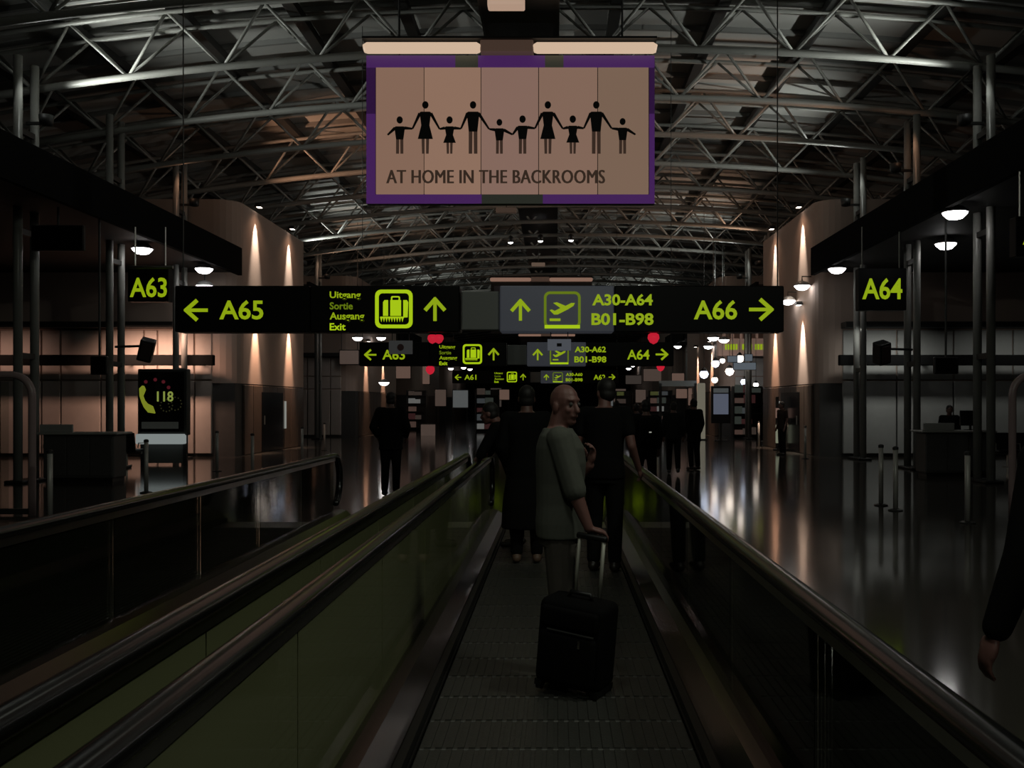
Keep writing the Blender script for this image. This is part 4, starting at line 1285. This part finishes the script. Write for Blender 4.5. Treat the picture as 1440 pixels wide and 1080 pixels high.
for s in (-1, 1):
    MB().tube([(s * 0.075, 0.095, 0.50), (s * 0.075, 0.095, 0.86)], 0.0105, 10).build('handle_tube', mat('handle_metal', (0.5, 0.49, 0.42), 0.45, 0.2), t, True)
    for y in (-0.08, 0.09):
        MB().tube([(s * 0.17 - 0.014, y, 0.03), (s * 0.17 + 0.014, y, 0.03)], 0.03, 14).build('wheel', m_black, t)
    MB().box(s * 0.17 - 0.022, s * 0.17 + 0.022, -0.11, 0.11, 0.03, 0.065).build('wheel_mount', m_black, t)
MB().bbox(-0.095, 0.095, 0.078, 0.112, 0.845, 0.88, 0.014, 3).build('grip', m_black, t, True)

person('tall person in a long black coat with back turned, riding the walkway', (-0.30, 9.8, 0.036), R(92), 1.80, top=c_blk, coat=0.34, sleeve=1.9, legs_m=c_blk, shoes=c_shoeb, hair=c_hair, skin=skd, voxel=0.012, build=1.08,
       arms=[[(0, 0.185, 1.425), (-0.02, 0.24, 1.14), (0.12, 0.20, 0.95)], [(0, -0.185, 1.425), (-0.02, -0.24, 1.14), (0.12, -0.20, 0.95)]])
person('person in black leaning over the handrail beside the long coat', (-0.46, 10.9, 0.036), R(172), 1.70, lean=0.42, top=c_blk, sleeve=1.3, legs_m=c_blk, shoes=c_shoe, hair=c_hair, skin=sk, voxel=0.012,
       arms=[[(0, 0.185, 1.425), (0.36, 0.26, 1.08), (0.42, 0.10, 1.02), {'free': True, 'dir': (0.2, -1, 0), 'nrm': (0, 0, -1)}], [(0, -0.185, 1.425), (0.36, -0.2, 1.08), (0.42, 0.0, 1.03), {'free': True, 'dir': (0.2, 1, 0), 'nrm': (0, 0, -1)}]])
person('man in a black T-shirt with one bare arm resting on the walkway handrail', (0.47, 9.3, 0.036), R(75), 1.86, top=c_blk, sleeve=0.55, legs_m=c_blk, shoes=c_shoe, hair=c_hair, skin=sk, voxel=0.012, head=(0.7, 0.1),
       arms=[[(0, 0.185, 1.425), (-0.02, 0.25, 1.14), (0.14, 0.20, 0.95)], [(0, -0.185, 1.425), (-0.05, -0.26, 1.14), (0.08, -0.30, 0.93), {'curl': 0.7}]])
walkL = [[(0, 0.09, 0.90), (0.16, 0.095, 0.52), (0.20, 0.10, 0.10)], [(0, -0.09, 0.90), (-0.06, -0.095, 0.50), (-0.28, -0.10, 0.14)]]
person('person in dark clothes with a backpack walking on the floor beside the handrail', (1.50, 16.0, 0), R(100), 1.72, top=c_blk, sleeve=1.8, legs_m=c_blk, shoes=c_shoe, hair=c_hair, skin=skd, legs=walkL, fingers=False)
t = thing('backpack', 'black backpack on the back of the person beside the handrail', 'backpack', (1.53, 15.76, 0.98))
MB().bbox(-0.16, 0.16, -0.12, 0.08, 0.0, 0.46, 0.06, 4).build('main_bag', c_blk, t, True)
MB().bbox(-0.12, 0.12, -0.17, -0.1, 0.04, 0.25, 0.03, 3).build('front_pocket', c_blk, t, True)
for s in (-1, 1):
    MB().tube([(s * 0.09, 0.08, 0.05), (s * 0.11, 0.16, 0.2), (s * 0.10, 0.14, 0.46), (s * 0.08, 0.07, 0.44)], 0.014, 6).build('strap', c_char, t)
MB().box(-0.02, 0.02, -0.176, -0.17, 0.2, 0.22).build('reflector', mat('reflector', (0.5, 0.5, 0.45), 0.2, emit=(0.25, 0.25, 0.22), es=1.0), t)
person('person in a dark jacket standing on the floor past the empty walkway', (-2.98, 17.3, 0), R(88), 1.86, top=c_blk, sleeve=1.85, hem=0.78, legs_m=c_blk, shoes=c_shoe, hair=c_hair, skin=skd, build=1.12, fingers=False,
       arms=[[(0, 0.19, 1.425), (-0.05, 0.29, 1.16), (0.12, 0.24, 0.98)], [(0, -0.19, 1.425), (-0.05, -0.29, 1.16), (0.12, -0.24, 0.98)]])
person('person in charcoal walking away by the goal-shaped frame', (2.75, 22.5, 0), R(85), 1.70, top=c_char, sleeve=1.8, legs_m=c_blk, shoes=c_shoe, hair=c_hair, skin=skd, legs=walkL, fingers=False)
person('person in black standing in front of the pale post', (3.45, 24.0, 0), R(120), 1.78, top=c_blk, sleeve=1.8, hem=0.7, legs_m=c_blk, shoes=c_shoe, hair=c_hair, skin=skd, fingers=False)
person('person in navy among the far walkers near the backpack carrier', (2.05, 24.5, 0), R(95), 1.66, top=c_blue, sleeve=1.8, legs_m=c_blk, shoes=c_shoe, hair=c_hair, skin=skd, legs=walkL, fingers=False)
person('person in a brown top waiting by the grey block doorway', (7.3, 31.0, 0), R(200), 1.72, top=c_brn, sleeve=0.6, legs_m=c_blk, shoes=c_shoe, hair=c_hair, skin=skd, fingers=False)
person('person in a dark top between the far goods shelves and walkway end', (1.9, 30.0, 0), R(80), 1.75, top=mat('cloth_wine', (0.03, 0.010, 0.012), 0.9), sleeve=1.5, legs_m=c_blk, shoes=c_shoe, hair=c_hair, skin=skd, fingers=False)
# passer-by at the right whose sleeve and hand reach into the picture
person('passer-by in a black jacket with one arm hanging beside the walkway', (1.735, 3.05, 0), R(95), 1.80, top=c_blk, sleeve=1.93, hem=0.72, legs_m=c_blk, shoes=c_shoe, hair=c_hair, skin=sk, voxel=0.009,
       arms=[[(0, 0.19, 1.425), (-0.04, 0.275, 1.15), (0.0, 0.345, 0.905), {'curl': 0.5}], [(0, -0.185, 1.425), (-0.03, -0.235, 1.14), (0.06, -0.235, 0.90)]])
# seated travellers
sit = [[(0.0, 0.09, 0.50), (0.42, 0.11, 0.50), (0.44, 0.11, 0.085)], [(0.0, -0.09, 0.50), (0.42, -0.11, 0.50), (0.44, -0.11, 0.085)]]
def seated(label, loc, rz, top):
    t = person(label, loc, rz, 1.72, top=top, sleeve=1.6, legs_m=c_blk, shoes=c_shoe, hair=c_hair, skin=skd, fingers=False, seated=True,
               legs=[[(a[0], a[1], a[2] + 0.40) if i == 0 else (a[0], a[1], a[2] + 0.40) for i, a in enumerate(l)] for l in sit],
               arms=[[(0, 0.185, 1.425), (0.05, 0.25, 1.15), (0.28, 0.14, 1.04)], [(0, -0.185, 1.425), (0.05, -0.25, 1.15), (0.28, -0.14, 1.04)]])
    t.location.z = -0.39
    return t
seated('traveller in charcoal seated on a lounge bench behind the glass screen', (-12.3, 16.55, 0), R(-90), c_char)
seated('traveller in navy seated on a lounge bench facing the paired column', (-11.67, 18.25, 0), R(90), c_blue)
seated('traveller in black seated on a bench behind the gate counter', (10.6, 17.45, 0), R(-90), c_blk)
person('staff member in black standing behind the grey gate counter', (P(1335, 0, 23).x, 23.0, 0), R(-100), 1.62, top=c_blk, sleeve=1.7, legs_m=c_blk, shoes=c_shoe, hair=c_hair, skin=skd, fingers=False)
